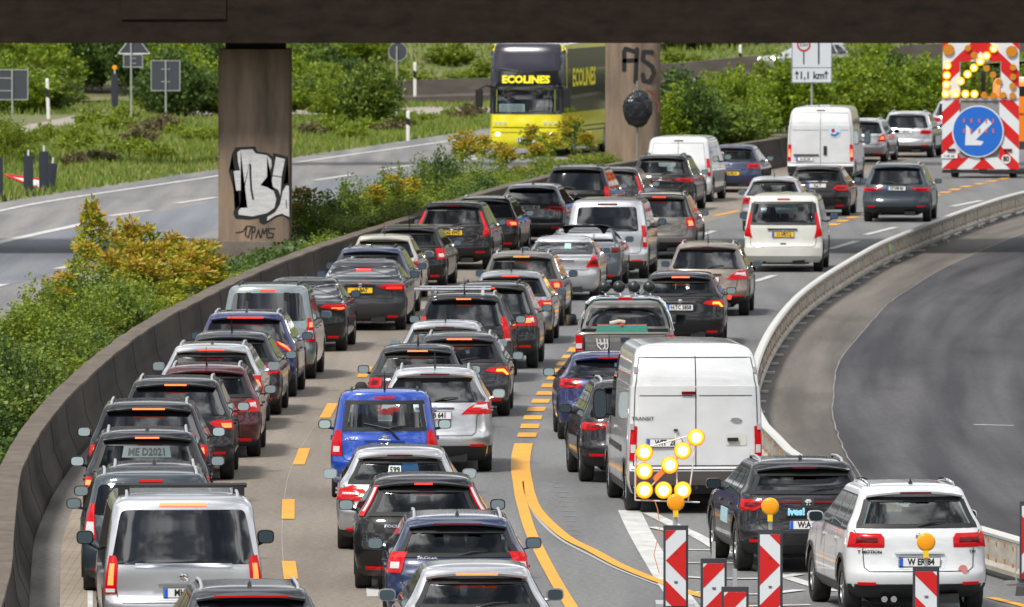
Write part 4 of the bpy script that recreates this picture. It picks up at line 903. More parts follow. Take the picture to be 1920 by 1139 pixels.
MID = [
 dict(x=897, s=162.7, col='silver', t='hatch', w=1.78, h=1.43, L=4.3, lamp='bigred', lit=False, brk=('hot', .24), gl='tint', fancy=1, win=(.88, .80), lab='silver hatchback lowest in the middle queue, with a glowing brake strip', extra='litA'),
 dict(x=860, s=151.3, col='navy', t='wagon', w=1.81, h=1.46, L=4.7, lamp='block', brk=('off', .3), gl='tint', rails=1, fin=1, zl=.90, lab='dark blue estate car with block lamps ahead of the lowest silver hatchback', extra='t:SKODA'),
 dict(x=795, s=142.3, col='black', t='hatch', w=1.84, h=1.50, L=4.35, lamp='pillar', zl=.98, brk=('on', .12), gl='dark', win=(.84, .86), lab='black hatchback with upright pale lamps beside its rear window', extra='t:FOCUS'),
 dict(x=750, s=134.2, col='silver', t='hatch', w=1.78, h=1.43, L=4.3, lamp='bigred', gl='tint', brk=('off', .18), lab='silver hatchback with a 599 sheet in its rear window', extra='sticker_599', win=(.88, .80)),
 dict(x=721, s=123.6, col='blue', t='mpv', w=1.64, h=1.66, L=3.6, lamp='agila', gl='clear', brk='red', rails=3, fin=2, sl=.12, zb=1.00, zl=.86, lab='bright blue small car with its driver visible through the rear window', bump=False, refl=False, extra='agila', mirror='blk', win=(.84, .88), wr=.29, cat='car', name='hatchback_car'),
 dict(x=815, s=118.2, col='silver', t='hatch', w=1.84, h=1.66, L=4.5, lamp='cmax', brk=('off', .23), plate='W B 641', pz=.92, rails=1, fin=2, zb=1.08, sl=.32, zl=1.02, cross=1, win=(.95, .88), lab='silver people carrier with large red and white lamps right beside the bright blue car'),
 dict(x=782, s=110.2, col='charcoal', t='hatch', w=1.72, h=1.50, L=4.0, lamp='square', gl='tint', brk='hot', fin=2, zl=.86, lab='dark grey hatchback with rounded square lamps and a chevron badge', extra='chevron'),
 dict(x=860, s=106.8, col='dkgrey', t='hatch', w=1.79, h=1.46, L=4.3, lamp='amg', lit=True, brk=('hot', .22), gl='dark', rails=1, lab='grey hatchback with a glowing hooked orange lamp and silver rails'),
 dict(x=832, s=103.8, col='silver', t='hatch', w=1.76, h=1.45, L=4.2, lamp='wedge', gl='tint', fin=2, brk='off', lab='silver car mostly hidden behind the chevron-badged hatchback'),
 dict(x=868, s=99.8, col='charcoal', t='suv', w=1.83, h=1.67, L=4.4, lamp='vert', lit=False, brk=('hot', .14), fin=2, rails=1, lab='charcoal sport utility vehicle carrying a long silver roof bar', extra='ski', gl='priv', zl=1.0),
 dict(x=918, s=97.0, col='black', t='suv', w=1.84, h=1.66, L=4.5, lamp='cmax', lit=True, brk=('on', .08), rails=3, fancy=0, lab='glossy black sport utility vehicle with an orange lit lamp right of the roof bar carrier'),
 dict(x=955, s=91.9, col='silverd', t='hatch', w=1.76, h=1.48, L=4.2, lamp='wedge', lit=True, brk='on', fin=2, gl='tint', lab='pale grey hatchback between the glossy black vehicle and the one with a square red lamp'),
 dict(x=976, s=88.3, col='brown', t='suv', w=1.80, h=1.58, L=4.3, lamp='square', lit=True, brk='hot', fin=2, rails=2, gl='dark', lab='dark brown crossover with a glowing rounded square lamp and chrome rails'),
 dict(x=1050, s=83.0, col='silver', t='sedan', w=1.74, h=1.43, L=4.5, lamp='mb', lit=False, gl='tint', refl=False, bump=False, brk=None, lab='silver saloon with green-tinted rear glass and a white sticker', extra='sticker_g'),
 dict(x=1088, s=80.6, col='tesla', t='fast', w=1.87, h=1.44, L=4.7, lamp='slim', tint='dark', lab='sleek blue-grey fastback with a huge sloping rear window'),
 dict(x=1137, s=78.6, col='silver', t='van', w=1.95, h=1.91, L=5.1, lamp='vans', win=(.80, .80), zb=1.12, brk=('off', .25), zl=1.02, wip=False, lab='white-silver people carrier with dark glass right behind the fastback', mirror='blk', cat='van'),
 dict(x=1234, s=74.6, col='brown', t='suv', w=1.84, h=1.66, L=4.5, lamp='block', lit=True, brk='on', rails=2, lab='brown-grey boxy off-road car right of the white-silver people carrier'),
]
RIGHT = [
 dict(x=1725, s=147.8, col='white', t='suv', w=1.81, h=1.68, L=4.43, yaw=-6.5, lamp='wide', brk=('off', .2), rails=2, fin=1, gl='tint', plate='W ER 84', pz=.72, zb=1.10, zl=.98, fancy=1, sl=.36, lab='white sport utility vehicle at the bottom right behind a beacon', extra='tiguan', win=(.92, .90)),
 dict(x=1517, s=138.6, col='charcoal', t='suv', w=1.85, h=1.51, L=4.45, yaw=-5.6, lamp='wedge', tint='bar', brk='off', rails=1, fin=1, gl='dark', plate='W:A 427', pz=.66, zb=1.02, zl=.93, fancy=1, sl=.48, lab='dark grey crossover with a full-width red light strip and an ives! sticker', extra='cupra', win=(.90, .86)),
 dict(x=1305, s=126.5, col='white', t='box', w=1.99, h=2.52, L=5.5, yaw=-3.6, lamp='vans', zl=1.05, lab='tall white delivery van with oxidised doors behind the arrow of orange lamps', cat='van', extra='transit', refl=False, plate=('WIT  28', -.47), pz=1.06, mirror='blk'),
 dict(x=1200, s=120.3, col='charcoal', t='suv', w=1.82, h=1.60, L=4.5, yaw=-3.5, lamp='slim', lab='charcoal car whose left side shows beside the tall white delivery van', rails=1, fin=0),
 dict(x=1145, s=111.6, col='violet', t='hatch', w=1.76, h=1.48, L=4.05, yaw=-1.5, lamp='golf', brk=('red', .2), fin=2, zl=.96, zb=1.0, lab='dark blue hatchback with red and white wide lamps beneath the pickup', extra='sticker_b', plate=None),
 'pickup',
 dict(x=1275, s=92.4, col='black', t='hatch', w=1.80, h=1.50, L=4.4, yaw=2.2, lamp='amg', lit=True, brk=('hot', .18), gl='tint', plate='H:TC 5858', pz=.80, zb=.98, lab='black hatchback with plate H TC 5858 behind the roof lamps of the pickup'),
 dict(x=1325, s=86.2, col='bronze', t='suv', w=1.82, h=1.60, L=4.4, yaw=3.4, lamp='cmax', brk=('off', .12), fin=2, rails=2, gl='priv', plate=' N 51', lab='bronze-beige crossover with a red fog lamp', extra='fog'),
 dict(x=1468, s=77.2, col='offwhite', t='van', w=1.90, h=1.90, L=4.75, yaw=4.2, lamp='tallp', zb=1.13, zl=1.0, gl='dark', brk=('red', .16), rails=0, plate='11-VRT-2', pcol='n', pz=.92, win=(.93, .88), wip=False, lab='cream white van with tall red pillar lamps and yellow plate 11-VRT-2', mirror='blk', bump=False, cat='van', extra='vito'),
 dict(x=1448, s=69.0, col='silver', t='hatch', w=1.72, h=1.50, L=4.0, yaw=5.0, lamp='square', gl='tint', fin=2, lab='silver small car just beyond the cream white van'),
 dict(x=1531, s=65.8, col='black', t='hatch', w=1.82, h=1.44, L=4.4, yaw=5.6, lamp='horiz', lit=False, gl='tint', plate='K L 7', pz=.88, lab='black sporty hatchback in front of the big white delivery van with side doors'),
 dict(x=1680, s=67.0, col='slate', t='suv', w=1.90, h=1.64, L=4.7, yaw=5.2, lamp='slim', plate='ST:VM 83', pz=.95, rails=1, fin=0, lab='blue-grey sport utility vehicle alone by the yellow dashes left of the arrow trailer', win=(.84, .84)),
 dict(x=1538, s=59.6, col='white', t='box', w=2.10, h=2.50, L=5.9, yaw=5.5, lamp='vans', lit=True, zl=1.05, plate=('A LK 24', -.5), pz=.85, lab='white delivery van with a round blue picture on its rear door', cat='van', extra='ducato', refl=False, brk=('off', .14)),
 dict(x=1612, s=54.8, col='silver', t='wagon', w=1.74, h=1.50, L=4.5, yaw=9, lamp='mb', lit=True, rails=1, gl='priv', plate='B 21', pz=.75, lab='silver estate car directly right of the white delivery van with the blue picture'),
 dict(x=1697, s=53.9, col='silver', t='suv', w=1.84, h=1.62, L=4.3, yaw=9, lamp='golf', rails=1, plate='KR 81', pz=.92, lab='silver crossover with high red lamps just left of the arrow trailer'),
 dict(x=1790, s=51.0, col='silver', t='suv', w=1.84, h=1.60, L=4.4, yaw=9, lamp='golf', lab='pale car of which a corner shows between silver crossover and arrow trailer'),
]
def lane_yaw(lst, i, k=4):
    pts = []
    for j in range(max(0, i-k), min(len(lst), i+k+1)):
        q = lst[j]
        if isinstance(q, dict): p = G(q['x'], 9.2*q['s'] - 199); pts.append((p.y, p.x))
    n = len(pts); my = sum(a for a, b in pts) / n; mx_ = sum(b for a, b in pts) / n
    return math.degrees(math.atan(sum((a-my)*(b-mx_) for a, b in pts) / sum((a-my)**2 for a, b in pts)))

def surf_text(S, root, s, size, u, z, m_, bold=.0, xs=1.0, name='lettering', lift=.014):
    v, f = text_mb(s, size, bold=bold, xs=xs); b = MB(); w = S.at(z)[2]
    b.add([S.rear((u*w + a) / w, z + c) + Vector((0, -lift, 0)) for a, _, c in v], f); return b.build(name, m_, root, fix=False)
def extras(ex, root, S, q):
    h = q['h']; hw = q['w'] / 2; L = q.get('L', 4.4)
    if ex == 'bars':
        b = MB()
        b.tube([(-.80, 1.05, h + .07), (.80, 1.05, h + .07)], .030, 8)
        for sg in (-1, 1): b.box((sg*.70, 1.05, h + .0), (.14, .09, .12))
        b.build('roof_bar', M_BLK, root, smooth=50)
        b = MB(); patch(b, [(1.045 + d, -.62, .62) for d in (0, .02, .045)], S.rear, (0, -1, 0), .02, 12); b.build('chrome_strip', M_CHROME, root, smooth=50)
        b = MB(); z = .93; y = S.rear(0, z).y - .016
        for k in range(3): a = R(90 + 120*k); b.tube([(0, y, z), (.052*math.cos(a), y, z + .052*math.sin(a))], .006, 5)
        b.lathe([(.050, -.004), (.058, -.012), (.058, .0)], (0, y, z), 'y', 20, caps=False); b.build('badge', M_CHROME, root)
    if ex.startswith('sticker') or ex == 'tiguan':
        zz = h - .30
        if ex == 'sticker_me':
            b = MB(); patch(b, [(1.22 + d, -.46, .44) for d in (0, .08, .16)], S.rear, (0, -1, 0), .012, 6); b.build('number_sheet', mat('sheet_dim', (.10, .14, .15), .3), root)
            surf_text(S, root, 'ME D2021', .14, 0, 1.30, M_INK, .004, .9, lift=.022)
        if ex == 'sticker_599':
            b = MB(); patch(b, [(zz - .05 + d, -.22, .02) for d in (0, .05, .10)], S.rear, (0, -1, 0), .012, 4); b.build('number_sheet', M_STICK, root)
            surf_text(S, root, '599', .115, -.10, zz + .0, M_INK, .004, .85, lift=.03)
            b = MB(); patch(b, [(zz - .05 + d, .04, .36) for d in (0, .05, .13)], S.rear, (0, -1, 0), .012, 4); b.build('window_film', mat('film_blue', (.01, .05, .12), .2), root)
        if ex == 'sticker_g': b = MB(); patch(b, [(1.14 + d, .05, .26) for d in (0, .05, .11)], S.rear, (0, -1, .5), .012, 4); b.build('sticker', mat('sticker_pale', (.35, .55, .48), .5), root)
        if ex == 'sticker_b': b = MB(); patch(b, [(h - .25 + d, .12, .5) for d in (0, .03, .07)], S.rear, (0, -1, .5), .012, 4); b.build('sticker', mat('sticker_teal', (.05, .12, .16), .4), root)
        if ex == 'tiguan':
            surf_text(S, root, 'T MOTION', .055, -.70, .845, M_INK, .002, 1.1); surf_text(S, root, 'TDI', .05, .78, .845, M_INK, .002, 1.1)
            q_ = S.rear(.62, .62); b = MB(); b.lathe([(.06, -.012), (.06, 0)], (q_.x, q_.y - .008, .62), 'y', 18); b.build('round_sticker', mat('sticker_redwhite', (.55, .20, .18), .5), root)
            b = MB(); b.lathe([(.04, -.02), (.04, .08)], (-.45, .06, .25), 'y', 12); b.lathe([(.04, -.02), (.04, .08)], (-.33, .06, .25), 'y', 12); b.build('exhaust', M_CHROME, root)
    if ex.startswith('t:'): surf_text(S, root, ex[2:], .05, -.45, .86 if 'FO' in ex else .96, M_CHROME, .002, 1.5)
    if ex == 'cupra':
        surf_text(S, root, 'ives!', .13, -.18, .835, mat('sticker_lightblue', (.25, .62, .85), .5), .008, 1.0)
        b = MB(); patch(b, rrect(-.10, .09, .90, 1.01, cu=.02, cz=.02), S.rear, (0, -1, 0), .02, 4); b.build('badge_plate', M_BLK, root)
        b = MB(); z = .955; y = S.rear(0, z).y - .032; b.tube([(-.05, y, z + .02), (-.01, y, z), (-.02, y, z - .03)], .006, 5); b.tube([(.05, y, z + .02), (.01, y, z), (.02, y, z - .03)], .006, 5); b.build('badge', M_CHROME, root)
        b = MB(); f_ = lambda y, z: S.side(y, z, -1); patch(b, [(.60 + d, 1.62, 2.35) for d in (0, .08, .2)], f_, (-1, 0, 0), .01, 4); b.build('door_sticker', mat('sticker_paleblue', (.35, .55, .62), .5), root)
        b = MB(); patch(b, [(.30 + d, -.8, .8) for d in (0, .1, .2)], S.rear, (0, -1, 0), .016, 10); b.build('diffuser', M_BLK, root)
        b = MB(); patch(b, [(.74 + d, -.72, .72) for d in (0, .05, .10)], S.rear, (0, -1, 0), .010, 10); b.build('black_band', M_BLK, root)
    if ex == 'hinges':
        b = MB()
        for sx in (-.36, .36): q_ = S.rear(sx/hw, h - .17); b.box((sx, q_.y - .03, h - .22), (.09, .05, .15))
        b.build('window_hinge', M_BLK, root)
    if ex == 'agila':
        b = MB(); b.lathe([(.062, -.006), (.075, -.014), (.075, .0)], (0, S.rear(0, .91).y - .01, .91), 'y', 20, caps=False); b.tube([(-.09, S.rear(0, .91).y - .02, .915), (.09, S.rear(0, .91).y - .02, .905)], .009, 5); b.build('badge', M_CHROME, root)
        surf_text(S, root, 'AGILA', .055, -.62, .93, M_CHROME, .002, 1.3)
        person_bust(root, (-.36, 1.85, .86), mat('jacket_navy', (.012, .02, .07), .8), face=1, arms=False)
        b = MB(); q0 = S.rear(.28, 1.0); q1 = S.rear(-.42, 1.16); b.tube([q0 + Vector((0, -.04, -.09)), q0 + Vector((-.14, -.06, .08)), q1 + Vector((0, -.04, 0))], [.02, .013, .009], 6); b.build('rear_wiper', M_BLK, root)
    if ex == 'chevron':
        b = MB(); z = .86; y = S.rear(0, z).y - .02
        for dz in (0, .045): b.tube([(-.07, y, z - .03 + dz), (0, y, z + .025 + dz), (.07, y, z - .03 + dz)], .010, 5)
        b.build('chevron_badge', M_CHROME, root)
    if ex == 'litA':
        for sg in (-1, 1):
            b = MB(); u0, u1 = sorted((sg*.62, sg*.92)); patch(b, [(.875 + d, u0, u1) for d in (0, .015, .03)], S.rear, (0, -1, 0), .026, 8); b.build('brake_light', M_BRKH, root)
        b = MB(); z = .93; y = S.rear(0, z).y - .014; 
        for k in range(3): a = R(90 + 120*k); b.tube([(0, y, z), (.045*math.cos(a), y, z + .045*math.sin(a))], .006, 5)
        b.lathe([(.044, -.004), (.052, -.012), (.052, .0)], (0, y, z), 'y', 20, caps=False); b.build('star_badge', M_CHROME, root)
    if ex == 'ski':
        b = MB(); b.tube([(-.95, .75, h + .07), (.50, .75, h + .07)], .028, 8); b.tube([(-.85, .95, h + .11), (.50, .95, h + .11)], .022, 8)
        for sx in (-.6, .35): b.box((sx, .8, h + .01), (.06, .3, .12))
        b.build('roof_bar', M_CHROME, root, smooth=50)
    if ex == 'fog': q_ = S.rear(.55, .42); b = MB(); b.lathe([(.05, -.02), (.05, .03)], (q_.x, q_.y - .01, .42), 'y', 14); b.build('fog_lamp', M_BRK, root)
    if ex == 'vandoors':
        b = MB(); ribbon(b, [(0, .62), (0, h - .14)], S.rear, (0, -1, 0), .012, .006); ribbon(b, [(-.86, .62), (-.84, h - .2), (.84, h - .2), (.86, .62), (-.86, .62)], S.rear, (0, -1, 0), .010, .006); b.build('door_gap', M_GAP, root)
        b = MB(); q_ = S.rear(.1, .95); b.box((.12, q_.y - .012, .98), (.14, .03, .05)); b.build('door_handle', M_BLK, root)
    if ex == 'transit':
        b = MB(); q_ = S.rear(-.11, 1.80); b.box((-.11, q_.y - .02, 1.80), (.20, .03, .045)); b.build('high_brake_light', M_REDDK, root)
        for sg in (-1, 1):
            b = MB()
            for z in (1.30, 2.14): q_ = S.rear(sg*.955, z); b.box((q_.x, q_.y - .01, z), (.055, .06, .09))
            b.build('door_hinge', M_STEEL, root)
        b = MB(); q_ = S.rear(.52, 1.12); patch(b, rrect(.45, .76, 1.02, 1.20, cu=.03, cz=.02), S.rear, (0, -1, 0), .008, 5); b.build('handle_recess', PAINT['offwhite'], root)
        b = MB(); b.box((.55, q_.y - .03, 1.11), (.16, .03, .05)); b.build('door_handle', M_BLK, root); b = MB(); b.box((-.30, q_.y - .03, 1.25), (.06, .03, .03)); b.build('door_lock', M_BLK, root)
        b = MB(); b.lathe([(.001, -.02), (.07, -.02), (.085, -.01), (.085, 0)], (.60, S.rear(.6, 1.40).y - .004, 1.40), 'y', 20); b.v = [(x, y, 1.40 + (z - 1.40)*.45) for x, y, z in b.v]; b.build('oval_badge', M_CHROME, root)
        surf_text(S, root, 'TRANSIT', .07, -.80, 1.42, mat('badge_grey', (.12, .12, .13), .4), .002, 1.2)
        b = MB(); patch(b, [(.44 + d, -.98, .98) for d in (0, .08, .2)], S.rear, (0, -1, 0), .05, 12); b.build('bumper', mat('bumper_brown', (.055, .045, .043), .6), root)
        b = MB(); f_ = lambda y, z: S.side(y, z, -1); patch(b, [(.86 + d, 1.6, 4.0) for d in (0, .05, .09)], f_, (-1, 0, 0), .012, 6); b.build('side_moulding', M_BLK, root)
        b = MB(); patch(b, [(.66 + d, -.96, .96) for d in (0, .01)], S.rear, (0, -1, 0), .01, 8); b.tube([(0, -.10, .40), (0, .5, .42)], .03, 6); b.build('tow_bar', M_BLK, root)
    if ex == 'ducato':
        b = MB(); q_ = S.rear(.45, 1.75); b.lathe([(.19, -.01), (.19, 0)], (.45, q_.y - .004, 1.72), 'y', 22); b.build('round_picture', mat('picture_pale', (.45, .62, .70), .5), root)
        b = MB(); b.lathe([(.06, -.02), (.06, -.01)], (.40, q_.y - .004, 1.75), 'y', 14); b.build('picture_dot', M_SIGNRED, root)
        b = MB(); b.tube([(.34, q_.y - .022, 1.64), (.45, q_.y - .022, 1.60), (.58, q_.y - .022, 1.70)], .03, 6); b.build('picture_wave', M_SIGNBLUE, root)
        q_ = S.rear(.1, 1.1); b = MB(); b.box((.15, q_.y - .02, 1.12), (.10, .03, .28)); b.build('door_handle', M_BLK, root); b = MB(); b.box((-.45, q_.y - .02, .98), (.8, .03, .04)); b.build('plate_lamp_strip', M_BLK, root)
    if ex == 'vito':
        b = MB(); q_ = S.rear(0, 1.04); b.box((-.02, q_.y - .02, 1.05), (.72, .03, .035)); b.box((0, q_.y - .02, .68), (.14, .03, .06)); b.build('tailgate_grip', M_BLK, root)
        b = MB(); patch(b, [(.40 + d, -.98, .98) for d in (0, .1, .2)], S.rear, (0, -1, 0), .04, 12); b.build('bumper', PAINT['offwhite'], root, smooth=40)

def pickup():
    s = 102.5; p = G(1172, 9.2*s - 199); w, L = 1.80, 5.2; hw = .9
    root = empty('pickup_truck', (p.x, p.y, 0), -R(.8), 'brown-grey pickup with chrome roll bar and four black round lamps on top', 'pickup', GR)
    rows = [(.42, .06, .2, .96, .1, .5), (.55, .0, .05, 1, .1, .5), (.75, .0, .0, 1, .1, .5), (1.12, .02, .1, .99, .1, .5), (1.16, .03, .25, .985, .1, .4), (1.18, .05, .3, .97, .1, .4)]
    S = Shape([(z, a, L - b, c * hw, d, e_) for z, a, b, c, d, e_ in rows], 3.2); mb = MB(); S.mesh(mb); body = mb.build('body', [PAINT['brown'], M_DARK], root, smooth=34)
    cut = MB(); cut.box((0, .86, 1.02), (1.58, 1.5, .62))
    for yy in (1.05, L - .9):
        for sg in (-1, 1): cut.lathe([(.44, -.16), (.44, .16)], (sg * .78, yy, .40), 'x', 24)
    boolean(body, cut, [M_DARK])
    rows = [(1.10, 1.68, 1.35, .98, .12, .3), (1.20, 1.70, 1.5, .95, .12, .3), (1.42, 1.76, 1.75, .86, .14, .3), (1.58, 1.82, 2.0, .80, .15, .3), (1.65, 1.9, 2.1, .73, .18, .3), (1.69, 2.1, 2.3, .55, .2, .3), (1.70, 2.7, 2.7, .1, .1, .1)]
    S2 = Shape([(z, a, L - b, c * hw, d, e_) for z, a, b, c, d, e_ in rows]); mb = MB(); S2.mesh(mb); mb.build('cab', PAINT['brown'], root, smooth=40)
    b = MB(); patch(b, rrect(-.88, .88, 1.22, 1.56, cu=.05, cz=.05), S2.rear, (0, -1, 0), .006, 12); b.build('rear_window', M_GLD if False else M_PRIV, root, smooth=60)
    for sg in (-1, 1):
        b = MB(); patch(b, [(1.22 + .38 * k / 5, 1.95, 3.35 - .3 * k / 5) for k in range(6)], lambda y, z, sg=sg: S2.side(y, z, sg), (sg, 0, .3), .006, 8); b.build('side_window', M_PRIV, root, smooth=60)
        b = MB(); u0, u1 = sorted((sg*.90, sg*.995)); zl = .92
        b.box((sg*.845, .0, .95), (.13, .10, .36)); lo = b.build('tail_lamp', M_RED, root)
        b = MB(); b.box((sg*.845, -.055, .93), (.11, .02, .09)); b.build('reversing_lamp', M_CLR, lo)
        b = MB(); cx = sg*1.02; b.add([(cx + x_*1.0, 3.30 + dy, 1.28 + z_) for dy in (0, .1) for x_, z_ in rounded_rect(.21*(1 - dy*1.5), .22*(1 - dy*1.5), .06, 3)], [tuple(range(16))[::-1], tuple(range(16, 32))] + [(i, (i+1) % 16, (i+1) % 16 + 16, i+16) for i in range(16)]); b.tube([(sg*.84, 3.36, 1.20), (cx, 3.36, 1.22)], .035, 6); mo = b.build('mirror', M_BLK, root)
        b = MB(); b.box((cx, 3.295, 1.28), (.16, .01, .17)); b.build('mirror_glass', M_MIR, mo)
        for yy in (1.05, L - .9): wheel(root, sg * .78, yy, .38, sg, 0)
    b = MB(); ribbon(b, [(-.83, .62), (-.83, 1.14), (.83, 1.14), (.83, .62), (-.83, .62)], S.rear, (0, -1, 0), .014, .006); b.build('tailgate_gap', M_GAP, root)
    b = MB(); y = -.01
    for k in range(3):
        a = R(90 + 120*k); c = Vector((.02 + .045*math.cos(a), y - .012, .88 + .045*math.sin(a))); d = .038
        b.add([c + Vector((0, 0, d)).xyz if False else c + Vector((math.cos(a)*d*1.1, 0, math.sin(a)*d*1.1)), c + Vector((-math.sin(a)*d*.6, 0, math.cos(a)*d*.6)), c - Vector((math.cos(a)*d*1.1, 0, math.sin(a)*d*1.1)), c - Vector((-math.sin(a)*d*.6, 0, math.cos(a)*d*.6))], [(0, 1, 2, 3)])
    b.build('diamond_badge', M_CHROME, root, fix=False)
    b = MB(); b.box((.0, -.02, 1.05), (.17, .04, .07)); b.build('tailgate_handle', M_CHROME, root)
    b = MB(); b.box((0, -.005, .50), (1.6, .16, .14)); b.build('step_bumper', M_CHROME, root)
    wh = mat('sticker_white', (.6, .6, .6), .5); b = MB(); rr = random.Random(4)
    for st in ([(-.52, 1.06), (-.50, .93), (-.45, .88)], [(-.46, 1.05), (-.44, .95), (-.40, .98)], [(-.38, 1.06), (-.37, .9), (-.41, .86)], [(-.33, 1.05), (-.31, .92), (-.34, .86)], [(-.50, .98), (-.33, .98)], [(-.45, .88), (-.40, .82), (-.34, .88)]): stroke(b, st, .022, -.012)
    b.build('wolf_sticker', wh, root, fix=False)
    b = MB(); b.tube([(-.86, 1.60, 1.14), (-.80, 1.56, 1.38), (-.70, 1.54, 1.64), (-.60, 1.54, 1.73), (-.45, 1.54, 1.75), (.45, 1.54, 1.75), (.60, 1.54, 1.73), (.70, 1.54, 1.64), (.80, 1.56, 1.38), (.86, 1.60, 1.14)], .050, 10); b.build('roll_bar', M_CHROME, root, smooth=50)
    for sx in (-.39, -.12, .16, .44):
        b = MB(); b.lathe([(.001, -.09), (.07, -.08), (.105, -.04), (.115, .0), (.11, .04), (.001, .05)], (sx, 1.52, 1.955), 'y', 18); lo = b.build('round_lamp', mat('lamp_cover_black', (.015, .018, .022), .35), root, smooth=60)
        b = MB(); b.tube([(sx*.96 + .01, 1.54, 1.76), (sx + .03, 1.50, 1.80), (sx, 1.52, 1.86)], .014, 6); b.build('bracket', M_CHROME, lo)
    b = MB(); b.box((0, 1.485, 1.74), (.26, .05, .05)); b.build('high_brake_light', M_RED, root)
    r2 = empty('cargo_bundle', (p.x - .05, p.y + .75, .78), -R(.8), 'green wrapped bundle tied with red straps lying in the pickup bed', 'bundle')
    b = MB(); b.box((0, 0, .25), (1.1, .8, .50), taper=.82); b.build('tarpaulin', mat('tarp_green', (.03, .22, .16), .6, bump=(6, .6)), r2, smooth=30)
    b = MB(); b.box((.0, 0, .505), (.05, .70, .012)); b.box((0, 0, .51), (.92, .04, .012)); b.tube([(-.5, -.35, .35), (-.66, -.4, .2)], .012, 5); b.build('strap', mat('strap_red', (.55, .03, .02), .6), r2)
    b = MB(); b.tube([(-.22, -.1, .54), (-.05, -.12, .58), (.05, -.08, .56)], .035, 6); b.build('rope_knot', mat('rope_pale', (.5, .45, .36), .8), r2, smooth=60)

rnd_state = random.Random(11)
for lst, grp in ((LEFT, GL), (MID, GM), (RIGHT, GR)):
    for i, q in enumerate(lst):
        if q == 'pickup': pickup(); continue
        q = dict(q); ex = q.get('extra'); q.setdefault('yaw', lane_yaw(lst, i)); q['group'] = grp
        root, S = car(**q)
        if ex: extras(ex, root, S, q)
# ================================================================== work-zone objects
def clip(poly, a, b, c):
    """keep a*x+b*z<=c"""
    o = []
    for p, q in zip(poly, poly[1:] + poly[:1]):
        dp, dq = a*p[0] + b*p[1] - c, a*q[0] + b*q[1] - c
        if dp <= 0: o.append(p)
        if dp * dq < 0: t = dp / (dp - dq); o.append((p[0] + (q[0]-p[0])*t, p[1] + (q[1]-p[1])*t))
    return o
def stripes(mb, x0, x1, z0, z1, slope, period, phase, y, m=0, duty=.5, th=.004):
    lo = min(z0 - slope*x for x in (x0, x1)); hi = max(z1 - slope*x for x in (x0, x1)); k = math.floor((lo - phase) / period)
    while phase + k*period < hi:
        c0 = phase + k*period; c1 = c0 + period*duty; p = [(x0, z0), (x1, z0), (x1, z1), (x0, z1)]
        p = clip(p, -slope, 1, c1); p = clip(p, slope, -1, -c0) if p else p
        if len(p) > 2: mb.prism(p[::-1], y - th, y, m)
        k += 1
def beacon(x, ytop, zc=None, mode='chev<', lampy=None, yaw=0., label='', ztop=1.22, lamp=True):
    s = (ytop + 199) / (CAMZ - ztop); p = G(x, 9.2*s - 199)
    root = empty('warning_beacon', (p.x, p.y, 0), R(yaw), label, 'beacon', 'red and white warning beacons at the lane closure')
    zb_, zt_ = .20, ztop
    m = MB(); vprism(m, rounded_rect(.315, .055, .02, 3), zb_ - .05, zt_); m.build('frame', mat('beacon_frame', (.035, .037, .045), .5), root, smooth=40)
    m = MB(); m.box((0, -.031, (zb_ + zt_)/2 - .03), (.255, .008, zt_ - zb_ - .06)); pn = m.build('panel', M_SIGNWHITE, root)
    m = MB(); x0, x1, z0, z1 = -.1275, .1275, zb_, zt_ - .06; y = -.035; zm = z0 + (z1 - z0) * .60; P = .50
    if mode in ('chev<', 'chev>'):
        sg = 1 if mode == 'chev<' else -1; ph = (zm - sg*(-.1275 if sg > 0 else .1275)*1.0)
        ax = -.1275 * sg
        stripes(m, x0, x1, zm, z1, sg*1.0, P, zm - sg*1.0*ax - P*.5 + .0, y); m2 = m
        stripes(m, x0, x1, z0, zm, -sg*1.0, P, zm + sg*1.0*ax, y)
    else: stripes(m, x0, x1, z0, z1, 1.0 if mode == '/' else -1.0, P, z1 - .17, y)
    m.build('red_stripes', M_SIGNRED, pn)
    m = MB()
    for zz in (z0 + .30, z0 + .66): m.tube([(-.02, -.038, zz + .012), (.025, -.038, zz + .012), (.025, -.038, zz - .012), (-.015, -.038, zz - .012)], .003, 4); m.tube([(-.02, -.038, zz), (.02, -.038, zz)], .003, 4)
    m.build('small_mark', M_INK, pn)
    m = MB(); m.box((0, .02, .06), (.42, .86, .12), taper=.93); m.build('foot_plate', mat('recycled_rubber', (.05, .05, .05), .9), root)
    m = MB(); m.box((.0, .03, zt_ - .1 + .12), (.045, .045, .36)); m.build('post', M_STEEL, root)
    if lamp:
        c = Vector((0, -.01, zt_ + .29)); m = MB(); m.lathe([(.085, -.045), (.10, -.035), (.106, 0), (.10, .035), (.085, .045)], c, 'y', 24); lo = m.build('warning_lamp', M_AMBER, root, smooth=50)
        m = MB(); m.lathe([(.105, -.012), (.112, 0), (.105, .012)], c, 'y', 24, caps=False); m.box((0, -.01, zt_ + .15), (.062, .07, .09)); m.build('lamp_holder', mat('yellow_plastic', (.80, .50, .01), .4), lo, smooth=50)
    return root
beacon(1267, 985, mode='chev<', label='leftmost beacon with amber lamp, red arrow-like chevron pointing left')
beacon(1338, 1047, mode='/', lamp=False, yaw=2, label='lampless beacon between the two tallest lamp-topped beacons, the higher of two')
beacon(1378, 1100, mode='/', lamp=False, yaw=1, label='lampless beacon cut off lowest by the picture edge, between two taller beacons')
beacon(1444, 993, mode='chev>', yaw=-5, label='tall leaning beacon with amber lamp in front of the dark grey crossover')
beacon(1736, 1062, mode='\\', label='beacon with amber lamp in front of the white sport utility vehicle')
beacon(1934, 940, mode='chev>', lamp=False, yaw=-3, label='beacon at the right picture edge beside the concrete-coloured barrier')
